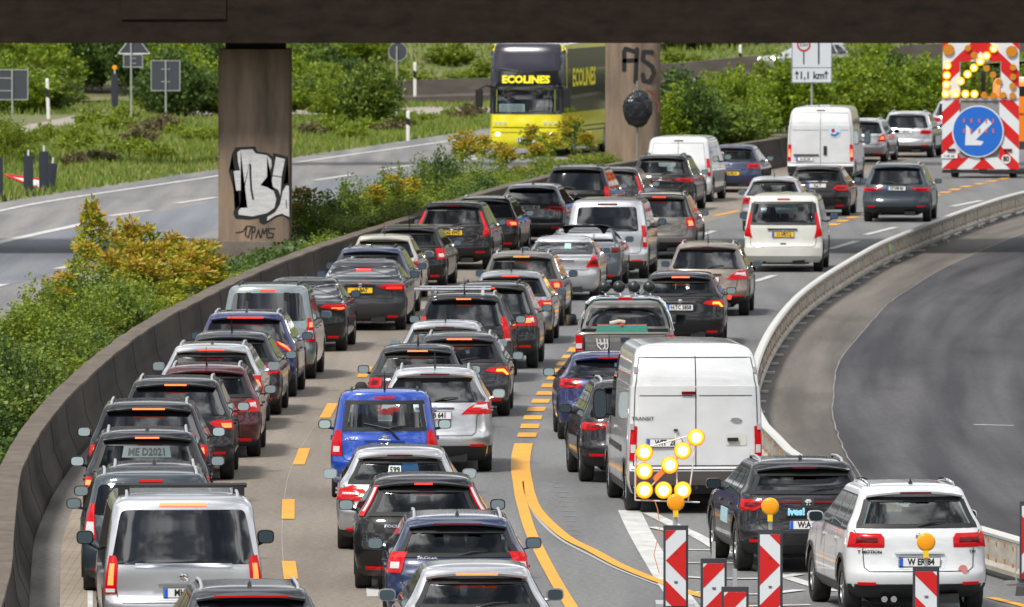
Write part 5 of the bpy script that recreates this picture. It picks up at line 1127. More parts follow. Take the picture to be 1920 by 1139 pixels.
# arrow of round lamps on a light frame
D = FPX / 146.0; pr = G(1250, 9.2*146 - 199)
root = empty('lamp_arrow_sign', (pr.x, pr.y, 0), 0, 'arrow of eight glowing round amber lamps on a thin white frame', 'light arrow')
def AL(x, y): return Vector(((x - 1250) / 146., 0, CAMZ - (y + 199) / 146.))
m = MB()
for a, b in (((1191, 852), (1191, 938)), ((1191, 938), (1312, 942)), ((1215, 838), (1300, 815)), ((1267, 812), (1270, 940)), ((1305, 830), (1290, 940)), ((1191, 852), (1215, 838)), ((1208, 925), (1300, 828))): m.tube([AL(*a) + Vector((0, .03, 0)), AL(*b) + Vector((0, .03, 0))], .011, 6)
m.build('frame', mat('frame_white', (.62, .60, .58), .4), root, smooth=50)
m = MB(); m.box((AL(1266, 940).x, .06, .70), (.06, .06, 1.42)); m.box((AL(1266, 940).x, .06, .05), (.5, .8, .1)); m.build('mast', M_STEEL, root)
m = MB(); c = (AL(1225, 898) + AL(1245, 880)) / 2; m.v = []; a, b = AL(1226, 900), AL(1246, 880); t = (b - a).normalized(); n = Vector((-t.z, 0, t.x)) * .035
m.add([a - n, a + n, b + n, b - n, *(q + Vector((0, .01, 0)) for q in (a - n, a + n, b + n, b - n))], [(0, 1, 2, 3), (7, 6, 5, 4), (0, 4, 5, 1), (1, 5, 6, 2), (2, 6, 7, 3), (3, 7, 4, 0)]); m.build('name_plate', mat('plate_orange', (.75, .20, .05), .5), root)
m = MB(); m.tube([AL(1228, 940), AL(1233, 955), AL(1237, 985), AL(1233, 1010), AL(1226, 1040), AL(1236, 1075)], .006, 5); m.tube([AL(1208, 848) , AL(1193, 870), AL(1192, 930), AL(1228, 940)], .005, 5); m.build('cable', mat('cable_orange', (.65, .25, .12), .6), root)
for x, y in ((1305, 820), (1280, 845), (1256, 872), (1208, 848), (1208, 883), (1208, 919), (1244, 919), (1280, 919)):
    c = AL(x, y); m = MB(); m.lathe([(.080, -.05), (.098, -.04), (.104, -.01), (.10, .03), (.07, .05)], c, 'y', 26); lo = m.build('round_lamp', M_LIT, root, smooth=60)
    m = MB(); m.lathe([(.001, -.058), (.045, -.056), (.066, -.050)], c, 'y', 24, caps=False); m.build('lamp_centre', M_LITC, lo, smooth=60)
    m = MB(); m.lathe([(.104, -.02), (.113, -.005), (.104, .012)], c, 'y', 26, caps=False); m.build('lamp_rim', M_AMBER, lo, smooth=60)

# ------------------------------------------------------------------ arrow trailer with truck
s = 58.0; p = G(1838, 9.2*s - 199); YAW = -R(8.5)
root = empty('arrow_trailer', (p.x, p.y, 0), YAW, 'big red and white striped trailer with a lit lamp arrow and round blue arrow sign', 'arrow trailer')
def T(x, y): return ((x - 1838) / s, (335 - y) / s)
m = MB(); mr = MB()
def panel(x0, y0, x1, y1):
    a, b = T(x0, y0), T(x1, y1); m.box(((a[0]+b[0])/2, .0, (a[1]+b[1])/2), (abs(b[0]-a[0]), .06, abs(b[1]-a[1]))); return (min(a[0], b[0]), max(a[0], b[0]), min(a[1], b[1]), max(a[1], b[1]))
Lw = T(1767, 0)[0]; Rw = T(1910, 0)[0]
x0, x1, z0, z1 = panel(1766, 318, 1799, 188); stripes(mr, x0, x1, z0, z1, .95, .92, .10, -.03)
x0, x1, z0, z1 = panel(1874, 318, 1911, 188); stripes(mr, x0, x1, z0, z1, -.95, .92, .30, -.03)
x0, x1, z0, z1 = panel(1799, 318, 1838, 296); stripes(mr, x0, x1, z0, z1, .95, .92, .10, -.03)
x0, x1, z0, z1 = panel(1838, 318, 1874, 296); stripes(mr, x0, x1, z0, z1, -.95, .92, .30, -.03)
x0, x1, z0, z1 = panel(1767, 186, 1799, 72); stripes(mr, x0, x1, z0, z1, .95, 1.25, .35, -.03, duty=.45)
x0, x1, z0, z1 = panel(1877, 186, 1911, 72); stripes(mr, x0, x1, z0, z1, -.95, 1.25, .35, -.03, duty=.45)
x0, x1, z0, z1 = panel(1799, 116, 1838, 72); stripes(mr, x0, x1, z0, z1, .95, 1.25, .35, -.03, duty=.45)
x0, x1, z0, z1 = panel(1838, 116, 1877, 72); stripes(mr, x0, x1, z0, z1, -.95, 1.25, .35, -.03, duty=.45)
bd = m.build('board', M_SIGNWHITE, root); mr.build('red_stripes', M_SIGNRED, bd)
m = MB(); a = T(1838, 243); m.box((a[0], .05, a[1]), (1.3, .06, 1.85)); m.build('grey_panel', mat('panel_grey', (.22, .22, .22), .5), root)
c = T(1834, 247); m = MB(); m.lathe([(.84, -.02), (.84, .03)], (c[0], -.08, c[1]), 'y', 48); rs = m.build('sign_disc', M_SIGNWHITE, root)
m = MB(); m.lathe([(.80, -.006), (.80, .0)], (c[0], -.102, c[1]), 'y', 48); m.build('blue_face', M_SIGNBLUE, rs)
m = MB(); ar = [(1810, 273), (1812, 234), (1819, 241), (1821, 254), (1852, 223), (1861, 232), (1830, 263), (1845, 266), (1840, 273)]; m.prism([(T(x, y)) for x, y in ar], -.118, -.110); m.build('white_arrow', M_SIGNWHITE, rs)
m = MB()
for px_ in (1808, 1822, 1837, 1850, 1863):
    for py_ in (227, 246): a = T(px_, py_); m.box((a[0], -.125, a[1]), (.05, .01, .14))
m.build('reflector', mat('reflector_rust', (.55, .13, .04), .4), rs)
for x, y in ((1776, 124), (1775, 142), (1774, 159), (1773, 177), (1792, 177), (1810, 177), (1827, 177), (1801, 153), (1814, 140), (1826, 128), (1838, 116), (1850, 105), (1863, 92)):
    a = T(x, y); m = MB(); m.lathe([(.12, -.05), (.13, .02)], (a[0], -.06, a[1]), 'y', 20); lo = m.build('round_lamp', M_LIT, root, smooth=50); m = MB(); m.lathe([(.001, -.055), (.07, -.055)], (a[0], -.065, a[1]), 'y', 16, caps=False); m.build('lamp_centre', M_LITC, lo)
for x, y, r_ in ((1815, 91, .11), (1826, 104, .11), (1850, 129, .11), (1862, 141, .11), (1873, 154, .11), (1845, 179, .11), (1863, 180, .11), (1881, 179, .11), (1899, 180, .11), (1899, 162, .11), (1900, 145, .11), (1900, 127, .11), (1778, 94, .19), (1897, 97, .19)):
    a = T(x, y); m = MB(); m.lathe([(r_ * .93, -.05), (r_, .02)], (a[0], -.06, a[1]), 'y', 20); m.build('round_lamp', M_AMBERDK, root, smooth=50)
m = MB()
for q in ((1799, 1799, 116, 186), (1877, 1877, 116, 186)): a, b = T(q[0], q[2]), T(q[1], q[3]); m.tube([(a[0], .0, a[1]), (b[0], .0, b[1])], .03, 6)
m.box((0, .0, T(0, 187)[1]), (2.5, .06, .08)); a, b = T(1838, 116), T(1838, 187); m.build('frame', M_STEEL, root)
m = MB(); m.box((0, 1.2, .55), (1.9, 2.4, .18)); m.box((0, .9, 2.0), (.14, .14, 2.9)); m.box((0, 2.9, .5), (.12, 1.4, .12)); m.build('chassis', mat('chassis_dark', (.03, .03, .032), .6), root)
m = MB(); m.box((0, -.03, .22), (2.45, .10, .10)); m.build('under_run_bar', M_BLK, root)
for sg in (-1, 1): wheel(root, sg*.95, 1.2, .34, sg, 2)
for sg in (-1, 1):
    m = MB(); m.box((sg*.92 - .02, -.06, T(0, 282)[1]), (.26, .05, .08)); m.build('tail_lamp', M_REDDK, root)
m = MB(); a = T(1780, 294); m.box((a[0], -.06, a[1]), (.52, .02, .12)); lp2 = m.build('licence_plate', M_PLATE, root)
v, f = text_mb('E VM 208', .11, .003, xs=.8); m = MB(); m.add([(x + a[0], -.0705, z + a[1]) for x, _, z in v], f); m.build('lettering', M_INK, lp2, fix=False)
v, f = text_mb('80', .24, .01, xs=.8); m = MB(); a = T(1887, 299); m.lathe([(.15, -.01), (.15, .01)], (a[0], -.05, a[1]), 'y', 20); sp = m.build('speed_disc', M_SIGNWHITE, root); m = MB(); m.add([(x + a[0], -.064, z + a[1]) for x, _, z in v], f); m.build('lettering', M_INK, sp, fix=False)
# orange works truck in front of it
q = Vector((p.x, p.y)) + Matrix.Rotation(YAW, 2) @ Vector((.55, 4.6))
root = empty('works_truck', (q.x, q.y, 0), YAW, 'orange works truck pulling the striped arrow trailer', 'truck')
M_OR = paint('orange', (.80, .19, .01), 0)
m = MB(); m.box((0, 2.6, .95), (2.5, 5.2, .25)); m.build('chassis', mat('chassis_dark', (.03, .03, .032), .6), root)
m = MB(); m.box((0, 2.0, 2.25), (2.45, .1, .55)); m.box((0, 3.6, 1.65), (2.45, 3.2, 1.0)); m.box((0, .1, 1.35), (2.45, .1, .5)); m.build('load_bed', M_OR, root)
S = Shape([(1.0, 5.6, 7.8, 1.22, .1, .2), (1.5, 5.55, 7.8, 1.25, .1, .2), (2.2, 5.55, 7.75, 1.25, .1, .2), (2.9, 5.6, 7.5, 1.22, .12, .2), (3.05, 5.7, 7.3, 1.15, .15, .2), (3.1, 6.2, 7.0, .8, .2, .2)])
m = MB(); S.mesh(m); m.build('cab', M_OR, root, smooth=40)
m = MB(); patch(m, rrect(-.8, .8, 2.3, 2.8, cu=.04, cz=.04), S.rear, (0, -1, 0), .006, 6); m.build('rear_window', M_PRIV, root)
for yy in (1.4, 6.6):
    for sg in (-1, 1): wheel(root, sg*1.1, yy, .48, sg, 2)
for sg in (-1, 1):
    m = MB(); m.box((sg*1.08, -.02, 1.0), (.3, .08, .14)); m.build('tail_lamp', M_RED, root)


# ------------------------------------------------------------------ double-decker coach coming the other way
s = 53.7; p = G(984, 9.2*s - 199); BY = R(-11)
root = empty('double_decker_bus', (p.x, p.y, 0), BY, 'yellow and black double-decker coach lettered ECOLINES', 'bus')
w, L, h = 2.62, 13.0, 4.02; hw = w/2
rows = [(.30, .16, .2, .97, .35, .3), (.42, .05, .1, .99, .4, .3), (.60, .0, .05, 1, .4, .3), (1.2, .02, 0, 1, .4, .3), (1.55, .06, 0, 1, .38, .3), (2.1, .12, 0, 1, .36, .3), (2.5, .14, 0, 1, .36, .3), (3.2, .28, 0, 1, .36, .3), (3.75, .45, 0, .995, .36, .3), (3.92, .58, .1, .97, .35, .3), (3.99, .85, .3, .88, .3, .3), (4.02, 1.6, 1, .6, .3, .3)]
S = Shape([(z, a, L - b, c*hw, d, e_) for z, a, b, c, d, e_ in rows], 3.2)
m = MB(); S.mesh(m); PY = paint('coach_yellow', (.72, .62, .005), 0); body = m.build('body', [PY, M_DARK], root, smooth=40)
cut = MB(); cut.box((0, .5, 1.95), (2.05, 2.6, .80))
for yy in (2.6, 8.6, 10.0):
    for sg in (-1, 1): cut.lathe([(.58, -.2), (.58, .2)], (sg*(hw - .1), yy, .52), 'x', 24)
boolean(body, cut, [M_DARK])
GB = mat('coach_black', (.012, .013, .015), .15, coat=1)
body.data.materials.append(GB); body.data.materials.append(mat('coach_roof', (.35, .35, .35), .5))
for q_ in body.data.polygons:
    if q_.center.z > 3.86 and q_.material_index == 0: q_.material_index = 2 if q_.center.y < 1.2 or abs(q_.center.x) > 1.05 else 3
F_ = (0, -1, 0)
m = MB(); patch(m, [(2.36 + d, -.998, .998) for d in (0, .15, .3, .45, .62)], S.rear, F_, .012, 20); patch(m, [(1.54 + (2.36-1.54)*k/5, -.998, -.80) for k in range(6)], S.rear, F_, .012, 5); patch(m, [(1.54 + (2.36-1.54)*k/5, .80, .998) for k in range(6)], S.rear, F_, .012, 5); patch(m, [(1.50, -.97, .97), (1.54, -.97, .97), (1.58, -.97, .97)], S.rear, F_, .014, 16)
patch(m, [(2.95 + 1.065*k/8, -.998, .998) for k in range(9)], S.rear, F_, .010, 20); m.build('front_panel', GB, root, smooth=60)
m = MB(); patch(m, rrect(-.90, .90, 3.0, 3.93, cu=.05, cz=.05), S.rear, F_, .020, 18); m.build('upper_windscreen', mat('coach_glass', (.030, .029, .045), .22, spec=.4), root, smooth=60)
m = MB(); patch(m, rrect(-.80, .80, 1.57, 2.34, cu=.03, cz=.03), S.rear, F_, .006, 18); m.build('lower_windscreen', M_GLC, root, smooth=60)
surf_text(S, root, 'ECOLINES', .35, 0, 2.70, mat('coach_letter_yellow', (.85, .75, .01), .4), .018, 1.08, lift=.03)
m = MB(); q0 = S.rear(-.65, 3.02); m.tube([S.rear(-.72, 3.10) + Vector((0, -.05, 0)), S.rear(-.2, 2.99) + Vector((0, -.06, 0))], .02, 5); m.build('wiper', M_BLK, root)
m = MB(); m.tube([S.rear(.1, 1.60) + Vector((0, -.05, 0)), S.rear(.62, 1.64) + Vector((0, -.06, 0))], .02, 5); m.build('wiper', M_BLK, root)
m = MB(); q0 = S.rear(-.48, 1.68); m.box((-.52, .30, 1.70), (.92, .02, .30)); sb = m.build('route_board', mat('board_pale', (.50, .58, .56), .5), root)
m = MB()
for k in range(4): m.box((-.52, .288, 1.80 - k*.06), (.78, .004, .02))
m.build('board_text', M_SIGNBACK, sb)
m = MB(); patch(m, [(z, -.9, .9) for z in (1.02, 1.05)], S.rear, F_, .008, 12); ribbon(m, [(-.94, .86), (.94, .86)], S.rear, F_, .02, .006); m.build('panel_seam', M_GAP, root)
for sg in (-1, 1):
    for k in range(3):
        q0 = S.rear(sg*(.80 - .13*k), 1.18); m = MB(); m.lathe([(.055, -.02), (.06, .02)], (q0.x, q0.y, 1.18), 'y', 14); m.build('round_light', M_CLR, root)
    q0 = S.rear(sg*.74, .93); m = MB(); m.lathe([(.10, -.02), (.11, .03)], (q0.x, q0.y, .80), 'y', 18); m.v = [(x, y, .80 + (z-.80)*.6) for x, y, z in m.v]; m.build('headlight', mat('headlight_lit', (1, 1, .9), .3, emis=(1, .98, .85), es=2), root)
m = MB(); q0 = S.rear(.03, .62); m.box((.06, q0.y - .02, .60), (.62, .02, .16)); lp3 = m.build('licence_plate', M_PLATE, root)
v, f = text_mb('LJM 502', .13, .003, xs=.8); m = MB(); m.add([(x + .10, q0.y - .032, z + .60) for x, _, z in v], f); m.build('lettering', M_INK, lp3, fix=False)
m = MB(); m.box((-.22, q0.y - .032, .60), (.05, .004, .155)); m.build('country_strip', M_EU, lp3)
f_ = lambda y, z: S.side(y, z, 1)
for sg in (-1, 1):
    g_ = lambda y, z, sg=sg: S.side(y, z, sg)
    m = MB(); patch(m, [(1.54 + 2.465*k/8, S.at(1.54 + 2.465*k/8)[0] + .20, 12.7) for k in range(9)], g_, (sg, 0, 0), .010, 30); 
    patch(m, [(1.54 + 2.465*k/8, S.at(1.54 + 2.465*k/8)[0] + .10, S.at(1.54 + 2.465*k/8)[0] + 1.0) for k in range(9)], g_, (sg, -.6, 0), .013, 12); m.build('side_glass_band', GB, root, smooth=60)
    m = MB(); patch(m, [(3.05 + .72*k/3, 1.15, 12.3) for k in range(4)], g_, (sg, 0, 0), .018, 26); m.build('upper_window', mat('coach_glass', (.10, .10, .14), .06), root, smooth=60)
    m = MB(); v = []; 
    ribbon(m, [(1.02, 1.45), (.95, 2.2), (.80, 3.0), (.70, 3.9)], g_, (sg, 0, 0), .15, .024); m.build('yellow_pillar', PY, root)
    m = MB(); ribbon(m, [(1.6, 1.02), (12.6, 1.02)], g_, (sg, 0, 0), .04, .014); ribbon(m, [(1.6, .86), (12.6, .86)], g_, (sg, 0, 0), .04, .014); m.build('side_line', M_SIGNBACK, root)
    v, f = text_mb('ECOLINES', .85, .03, align='LEFT' if sg > 0 else 'RIGHT', xs=1.15); m = MB(); m.add([S.side(1.9 + (a if sg > 0 else -a), 2.72 + c, sg) + Vector((sg*.03, 0, 0)) for a, _, c in v], f); m.build('lettering', mat('coach_letter_yellow', (.85, .75, .01), .4), root, fix=False)
    for yy in (2.6, 8.6, 10.0): wheel(root, sg*(hw - .17), yy, .50, sg, 2)
    m = MB(); cx = sg*(hw + .26); m.box((cx, -.28, 2.05), (.24, .14, .62)); m.tube([(sg*(hw-.15), .25, 2.42), (sg*(hw+.05), -.1, 2.5), (cx, -.26, 2.38)], .035, 6); m.build('mirror', M_BLK, root, smooth=30)
m = MB(); m.box((0, 1.2, 1.5), (2.2, 1.2, .06)); m.box((.55, .62, 1.62), (.9, .4, .22)); m.build('dashboard', M_DARK, root)
for nm, px_, shirt, lb in (('bus_driver', .58, mat('shirt_white', (.70, .70, .72), .8), 'person in a white shirt at the steering wheel of the coach'), ('bus_passenger', -.72, mat('shirt_blue', (.03, .10, .35), .8), 'person in a blue top seated at the left of the coach windscreen')):
    loc = Vector((p.x, p.y, 0)) + Matrix.Rotation(BY, 3, 'Z') @ Vector((px_, .75, 1.46))
    e_ = person_bust(None, loc, shirt, face=-1, s=1.05, name='person'); e_.rotation_euler = (0, 0, BY); tag(e_, lb, 'person')
m = MB()
for k in range(20):
    a0, a1 = 2*math.pi*k/20, 2*math.pi*(k+1)/20; m.tube([(.58 + .21*math.cos(a0), .68 + .06*math.sin(a0), 1.84 + .14*math.sin(a0)), (.58 + .21*math.cos(a1), .68 + .06*math.sin(a1), 1.84 + .14*math.sin(a1))], .016, 5)
m.build('steering_wheel', M_BLK, root)

# oncoming silver car on the ramp
D = 486.; q = Vector((px2x(1458, D), D + 1.5))
root2, S = car(x=1458, s=42, col='silver', t='hatch', w=1.8, h=1.45, L=4.3, yaw=0, lamp='slim', gl='priv', lab='silver car with lit headlight driving on the ramp above the bushes', cat='car', group=None)
root2.location = (q.x + 3.2, q.y, 1.18); root2.rotation_euler = (0, 0, R(115))
for sg in (-1, 1):
    b = MB(); u0, u1 = sorted((sg*.60, sg*.96)); patch(b, [(.64 + d, u0, u1) for d in (0, .06, .12)], S.front, (0, 1, 0), .02, 5); b.build('headlight', mat('headlight_lit', (1, 1, .9), .3, emis=(1, .98, .85), es=2), root2)
b = MB(); fr = [(z, -.86, .86) for z in [1.0 + .3 * k / 5 for k in range(6)]]; patch(b, fr, S.front, (0, 1, .5), .006, 12); b.build('windscreen', mat('screen_pale', (.25, .3, .34), .1), root2, smooth=60)

# ------------------------------------------------------------------ signs and posts
def pole_sign(name, px, py_base, D, parts, label, cat, pole_x=0., h=2.6, z0=0., mt=None, py=-.06):
    x = px2x(px, D); r_ = empty(name, (x, D, z0), 0, label, cat); m = MB(); m.tube([(pole_x, py, 0), (pole_x, py, h)], .035, 8); m.build('pole', M_STEEL, r_, smooth=50); return r_
def zat(y, D): return CAMZ - (y + 199) * D / FPX
# lane sign 1,1 km
D = 380.; root = pole_sign('lane_sign', 1522, 0, D, None, 'white lane sign reading 1,1 km with two arrows above the vans', 'sign', h=4.5, py=.06)
zb1, zt1 = zat(156, D), 4.55; k_ = FPX / D
m = MB(); vprism(m, [(x, y) for x, y in rounded_rect(1.41, .05, .02, 2)], zb1, zt1); bd = m.build('panel', mat('panel_white_cool', (.62, .66, .72), .4), root)
def sx(x): return (x - 1522) / k_
def seg(m, x0, y0, x1, y1, w_): stroke(m, [(sx(x0), zat(y0, D)), (sx(x1), zat(y1, D))], w_, -.028)
m = MB()
seg(m, 1507, 98, 1507, 120, .045); seg(m, 1535, 70, 1535, 120, .055)
for xx in (1494, 1549): seg(m, xx, 148, xx, 136, .035); seg(m, xx-3, 139, xx, 134, .035); seg(m, xx+3, 139, xx, 134, .035)
seg(m, 1484, 127, 1560, 127, .02); seg(m, 1486, 155, 1558, 155, .02); seg(m, 1485, 70, 1485, 155, .02); seg(m, 1559, 70, 1559, 155, .02)
v, f = text_mb('1,1 km', .36, .008, xs=.9); m.add([(a + sx(1522), -.034, c + zat(142, D)) for a, _, c in v], f); m.build('symbols', M_INK, bd, fix=False)
m = MB(); m.lathe([(.24, -.004), (.24, 0)], (sx(1507), -.030, zat(84, D)), 'y', 28); rg = m.build('red_ring', M_SIGNRED, bd); m = MB(); m.lathe([(.18, -.004), (.18, 0)], (sx(1507), -.036, zat(84, D)), 'y', 28); m.build('ring_face', M_SIGNWHITE, bd)
v, f = text_mb('2,2m', .15, .004); m = MB(); m.add([(a + sx(1507), -.043, c + zat(84, D)) for a, _, c in v], f); m.build('lettering', M_INK, bd, fix=False)

def back_panel(root, x0, y0, x1, y1, px, D, shape='rect', zshift=0, poly=None, name='panel_back'):
    k = FPX / D; c = ((x0+x1)/2 - px) / k; w_ = (x1-x0) / k; za, zb_ = zat(y1, D), zat(y0, D); m = MB(); m2 = MB()
    if shape == 'rect':
        vprism(m, [(x + c, y) for x, y in rounded_rect(w_, .03, .01, 2)], za, zb_)
        for sg in (-1, 1): m2.box((c + sg*(w_/2 - .015), -.02, (za+zb_)/2), (.035, .03, zb_ - za))
        for z in (za, zb_, za + (zb_ - za) * .3, za + (zb_ - za) * .72): m2.box((c, -.022, z), (w_ if z in (za, zb_) else w_ * .3, .028, .035))
    elif shape == 'round':
        r_ = w_/2; m.lathe([(r_*.94, -.01), (r_*.94, .01)], (c, 0, (za+zb_)/2), 'y', 28); m2.lathe([(r_*.93, -.025), (r_, -.025), (r_, .012), (r_*.93, .012)], (c, 0, (za+zb_)/2), 'y', 28, caps=False)
    elif shape == 'tri':
        m.prism([(c - w_/2, za), (c + w_/2, za), (c, zb_)], -.01, .01)
        for a, b in (((c-w_/2, za), (c+w_/2, za)), ((c+w_/2, za), (c, zb_)), ((c, zb_), (c-w_/2, za))): m2.tube([(a[0], -.01, a[1]), (b[0], -.01, b[1])], .022, 6)
    m.build(name, M_SIGNBACK, root); m2.build('rim', M_STEEL, root)
D = 440.; root = pole_sign('road_sign', 23, 0, D, None, 'back of a large dark sign with silver rim at the far left edge', 'sign', h=zat(131, 440.))
back_panel(root, -30, 131, 53, 187, 23, D)
root = pole_sign('road_sign', 246, 0, D, None, 'back of a triangular sign above a small panel on a leaning pole', 'sign', h=3.4)
back_panel(root, 222, 62, 281, 101, 246, D, 'tri'); back_panel(root, 231, 103, 268, 126, 246, D)
m = MB(); m.box((0, 0, .07), (.9, .5, .14), taper=.9); m.build('foot_plate', M_RUB, root)
root = pole_sign('road_sign', 311, 0, D, None, 'back of a pale grey sign half overgrown by a bush', 'sign', h=zat(114, 440.))
back_panel(root, 283, 114, 338, 170, 311, D)
root = pole_sign('road_sign', 744, 0, 455., None, 'back of a round road sign beside the big green bush', 'sign', h=zat(96, 455.) + .2)
back_panel(root, 729, 79, 764, 115, 744, 455.)if False else back_panel(root, 728, 79, 764, 115, 744, 455., 'round')
def delineator(x, ytop, D, z0, lab, lean=0., hh=1.05):
    ztop = zat(ytop, D); r_ = empty('delineator_post', (px2x(x, D), D, z0), 0, lab, 'marker post', 'white and black marker posts'); r_.rotation_euler = (0, lean, 0); hh = max(.9, ztop - z0)
    m = MB(); vprism(m, rounded_rect(.14, .12, .04, 3), 0, hh - .06); m.box((0, 0, hh - .03), (.13, .11, .06), taper=.6); po = m.build('post', mat('post_white', (.70, .70, .66), .5), r_, smooth=40)
    m = MB(); a, b = hh*.52, hh*.74; m.add([(-.073, -.064, a + .05), (.073, -.064, a - .03), (.073, -.064, b - .03), (-.073, -.064, b + .05), (-.073, .064, a + .05), (.073, .064, a - .03), (.073, .064, b - .03), (-.073, .064, b + .05)], [(0, 1, 2, 3), (7, 6, 5, 4), (0, 4, 5, 1), (1, 5, 6, 2), (2, 6, 7, 3), (3, 7, 4, 0)]); m.build('black_band', M_BLK, po)
delineator(91, 147, 447., 0, 'marker post standing in tall grass near the large sign back', R(-2))
delineator(765, 208, FPX / ((264+199)/9.2), 0, 'marker post at the road edge below the big green bush')
delineator(778, 117, 478., .35, 'marker post just above the brown concrete barrier left of the bus')
delineator(1388, 84, 488., 1.0, 'marker post above the barrier left of the silver car on the ramp')
delineator(1300, 145, 430., .45, 'marker post almost swallowed by bushes right of the far pillar')
def back_beacon(x, ytop, ybot, lamp, lab, post=True, tilt=0.):
    s_ = (ybot + 199) / 9.2; D_ = FPX / s_; r_ = empty('warning_beacon', (px2x(x, D_), D_, 0), 0, lab, 'beacon', 'dark beacon backs on the left verge'); H_ = (ybot - ytop) / s_
    m = MB(); vprism(m, rounded_rect(.30, .06, .02, 3), .08, H_); m.build('board', mat('beacon_back', (.022, .026, .040), .5), r_, smooth=40)
    m = MB(); m.box((0, .02, .05), (.44, .8, .10), taper=.92); m.build('foot_plate', M_RUB, r_)
    m = MB(); m.box((0, 0, H_ + .08), (.05, .05, .2)); m.build('post', M_SIGNWHITE, r_)
    if lamp: m = MB(); m.lathe([(.09, -.04), (.11, 0), (.09, .04)], (0, 0, H_ + .25), 'y', 18); m.build('warning_lamp', M_AMBER, r_, smooth=50)
    r_.rotation_euler = (0, tilt, 0)
back_beacon(215, 138, 204, True, 'dark back of a beacon topped by an amber lamp on the gravel track')
back_beacon(53, 292, 366, False, 'dark back of a beacon, left one of the pair by the fallen sign')
back_beacon(82, 284, 362, False, 'dark back of a beacon, right one of the pair by the fallen sign')
back_beacon(-4, 296, 378, False, 'dark back of a beacon cut off by the left picture edge')
back_beacon(93, 306, 358, False, 'dark beacon leaning behind the right one of the pair', tilt=R(6))
a = G(48, 362); root = empty('fallen_sign', (a.x, a.y + .3, .05), R(-20), 'fallen red and white warning sign lying by the pair of dark beacons', 'sign')
m = MB(); m.add([(-.9, .5, .45), (.7, -.3, .02), (.2, .9, .3), (-.9, .5, .43), (.7, -.3, 0), (.2, .9, .28)], [(0, 1, 2), (5, 4, 3), (0, 3, 4, 1), (1, 4, 5, 2), (2, 5, 3, 0)]); m.build('panel', M_SIGNWHITE, root)
m = MB(); m.tube([(-.9, .5, .47), (.7, -.3, .04), (.2, .9, .32), (-.9, .5, .47)], .04, 5); m.build('red_border', M_SIGNRED, root)
# bag-covered sign in front of the far pillar
D = 362.; root = empty('covered_sign', (px2x(1196, D), D, 0), 0, 'road sign wrapped in a crumpled black bag in front of the far pillar', 'sign')
m = MB(); m.tube([(-.02, .05, 0), (-.02, .05, 3.0)], .035, 8); m.build('pole', mat('pole_dull', (.22, .2, .19), .5), root, smooth=50)
b = bmesh.new(); bmesh.ops.create_icosphere(b, subdivisions=4, radius=1.0); rr = random.Random(5)
from mathutils import noise as mn
zc = zat(204, D)
for v_ in b.verts:
    n = v_.co.normalized(); k = 1 + .10 * mn.noise(n * 2.0) + .12 * abs(mn.noise(n * 4.5)) + .05 * mn.noise(n * 11)
    v_.co = Vector((n.x * .47 * k, n.y * .16 * k - .05, n.z * .60 * k + zc))
me = bpy.data.meshes.new('bag'); b.to_mesh(me); b.free(); me.materials.append(mat('bag_black', (.012, .013, .017), .28, bump=(9, .9))); o = bpy.data.objects.new('plastic_bag', me); C.objects.link(o); o.parent = root
# lime spray mark on the steel barrier
for i in range(len(bp_) - 1):
    if (bp_[i] - G(1678, 490).to_2d()).length < 2.6:
        a, b2 = bp_[i], bp_[i+1]; t = (b2 - a).normalized(); q = Vector((t.y, -t.x)); sgn = 1 if (q.y < 0) else -1
        m = MB(); c = a + t * 1.6 + q * sgn * .068; m.add([(c.x - t.x*.35, c.y - t.y*.35, .48), (c.x + t.x*.45, c.y + t.y*.45, .52), (c.x + t.x*.2, c.y + t.y*.2, .40), (c.x - t.x*.1, c.y - t.y*.1, .2)], [(0, 1, 2, 3)]); under(m.build('spray_mark', mat('lime_spray', (.35, .9, .12), .6), fix=False), bpy.data.objects['steel_barrier']); break
# ================================================================== vegetation
def leafmat(name, cols, trans=.25):
    m = bpy.data.materials.new(name); m.use_nodes = True; t = m.node_tree; p = t.nodes['Principled BSDF']; g = t.nodes.new('ShaderNodeNewGeometry'); r = t.nodes.new('ShaderNodeValToRGB')
    el = r.color_ramp.elements; el[0].position = 0; el[0].color = (*cols[0], 1); el[1].position = 1; el[1].color = (*cols[-1], 1)
    for i, c in enumerate(cols[1:-1]): x = el.new((i + 1) / (len(cols) - 1)); x.color = (*c, 1)
    t.links.new(g.outputs['Random Per Island'], r.inputs[0]); t.links.new(r.outputs[0], p.inputs['Base Color']); p.inputs['Roughness'].default_value = .5; p.inputs['Specular IOR Level'].default_value = .35
    tl = t.nodes.new('ShaderNodeBsdfTranslucent'); t.links.new(r.outputs[0], tl.inputs[0]); mx = t.nodes.new('ShaderNodeMixShader'); mx.inputs[0].default_value = trans
    t.links.new(p.outputs[0], mx.inputs[1]); t.links.new(tl.outputs[0], mx.inputs[2]); t.links.new(mx.outputs[0], t.nodes['Material Output'].inputs[0]); return m
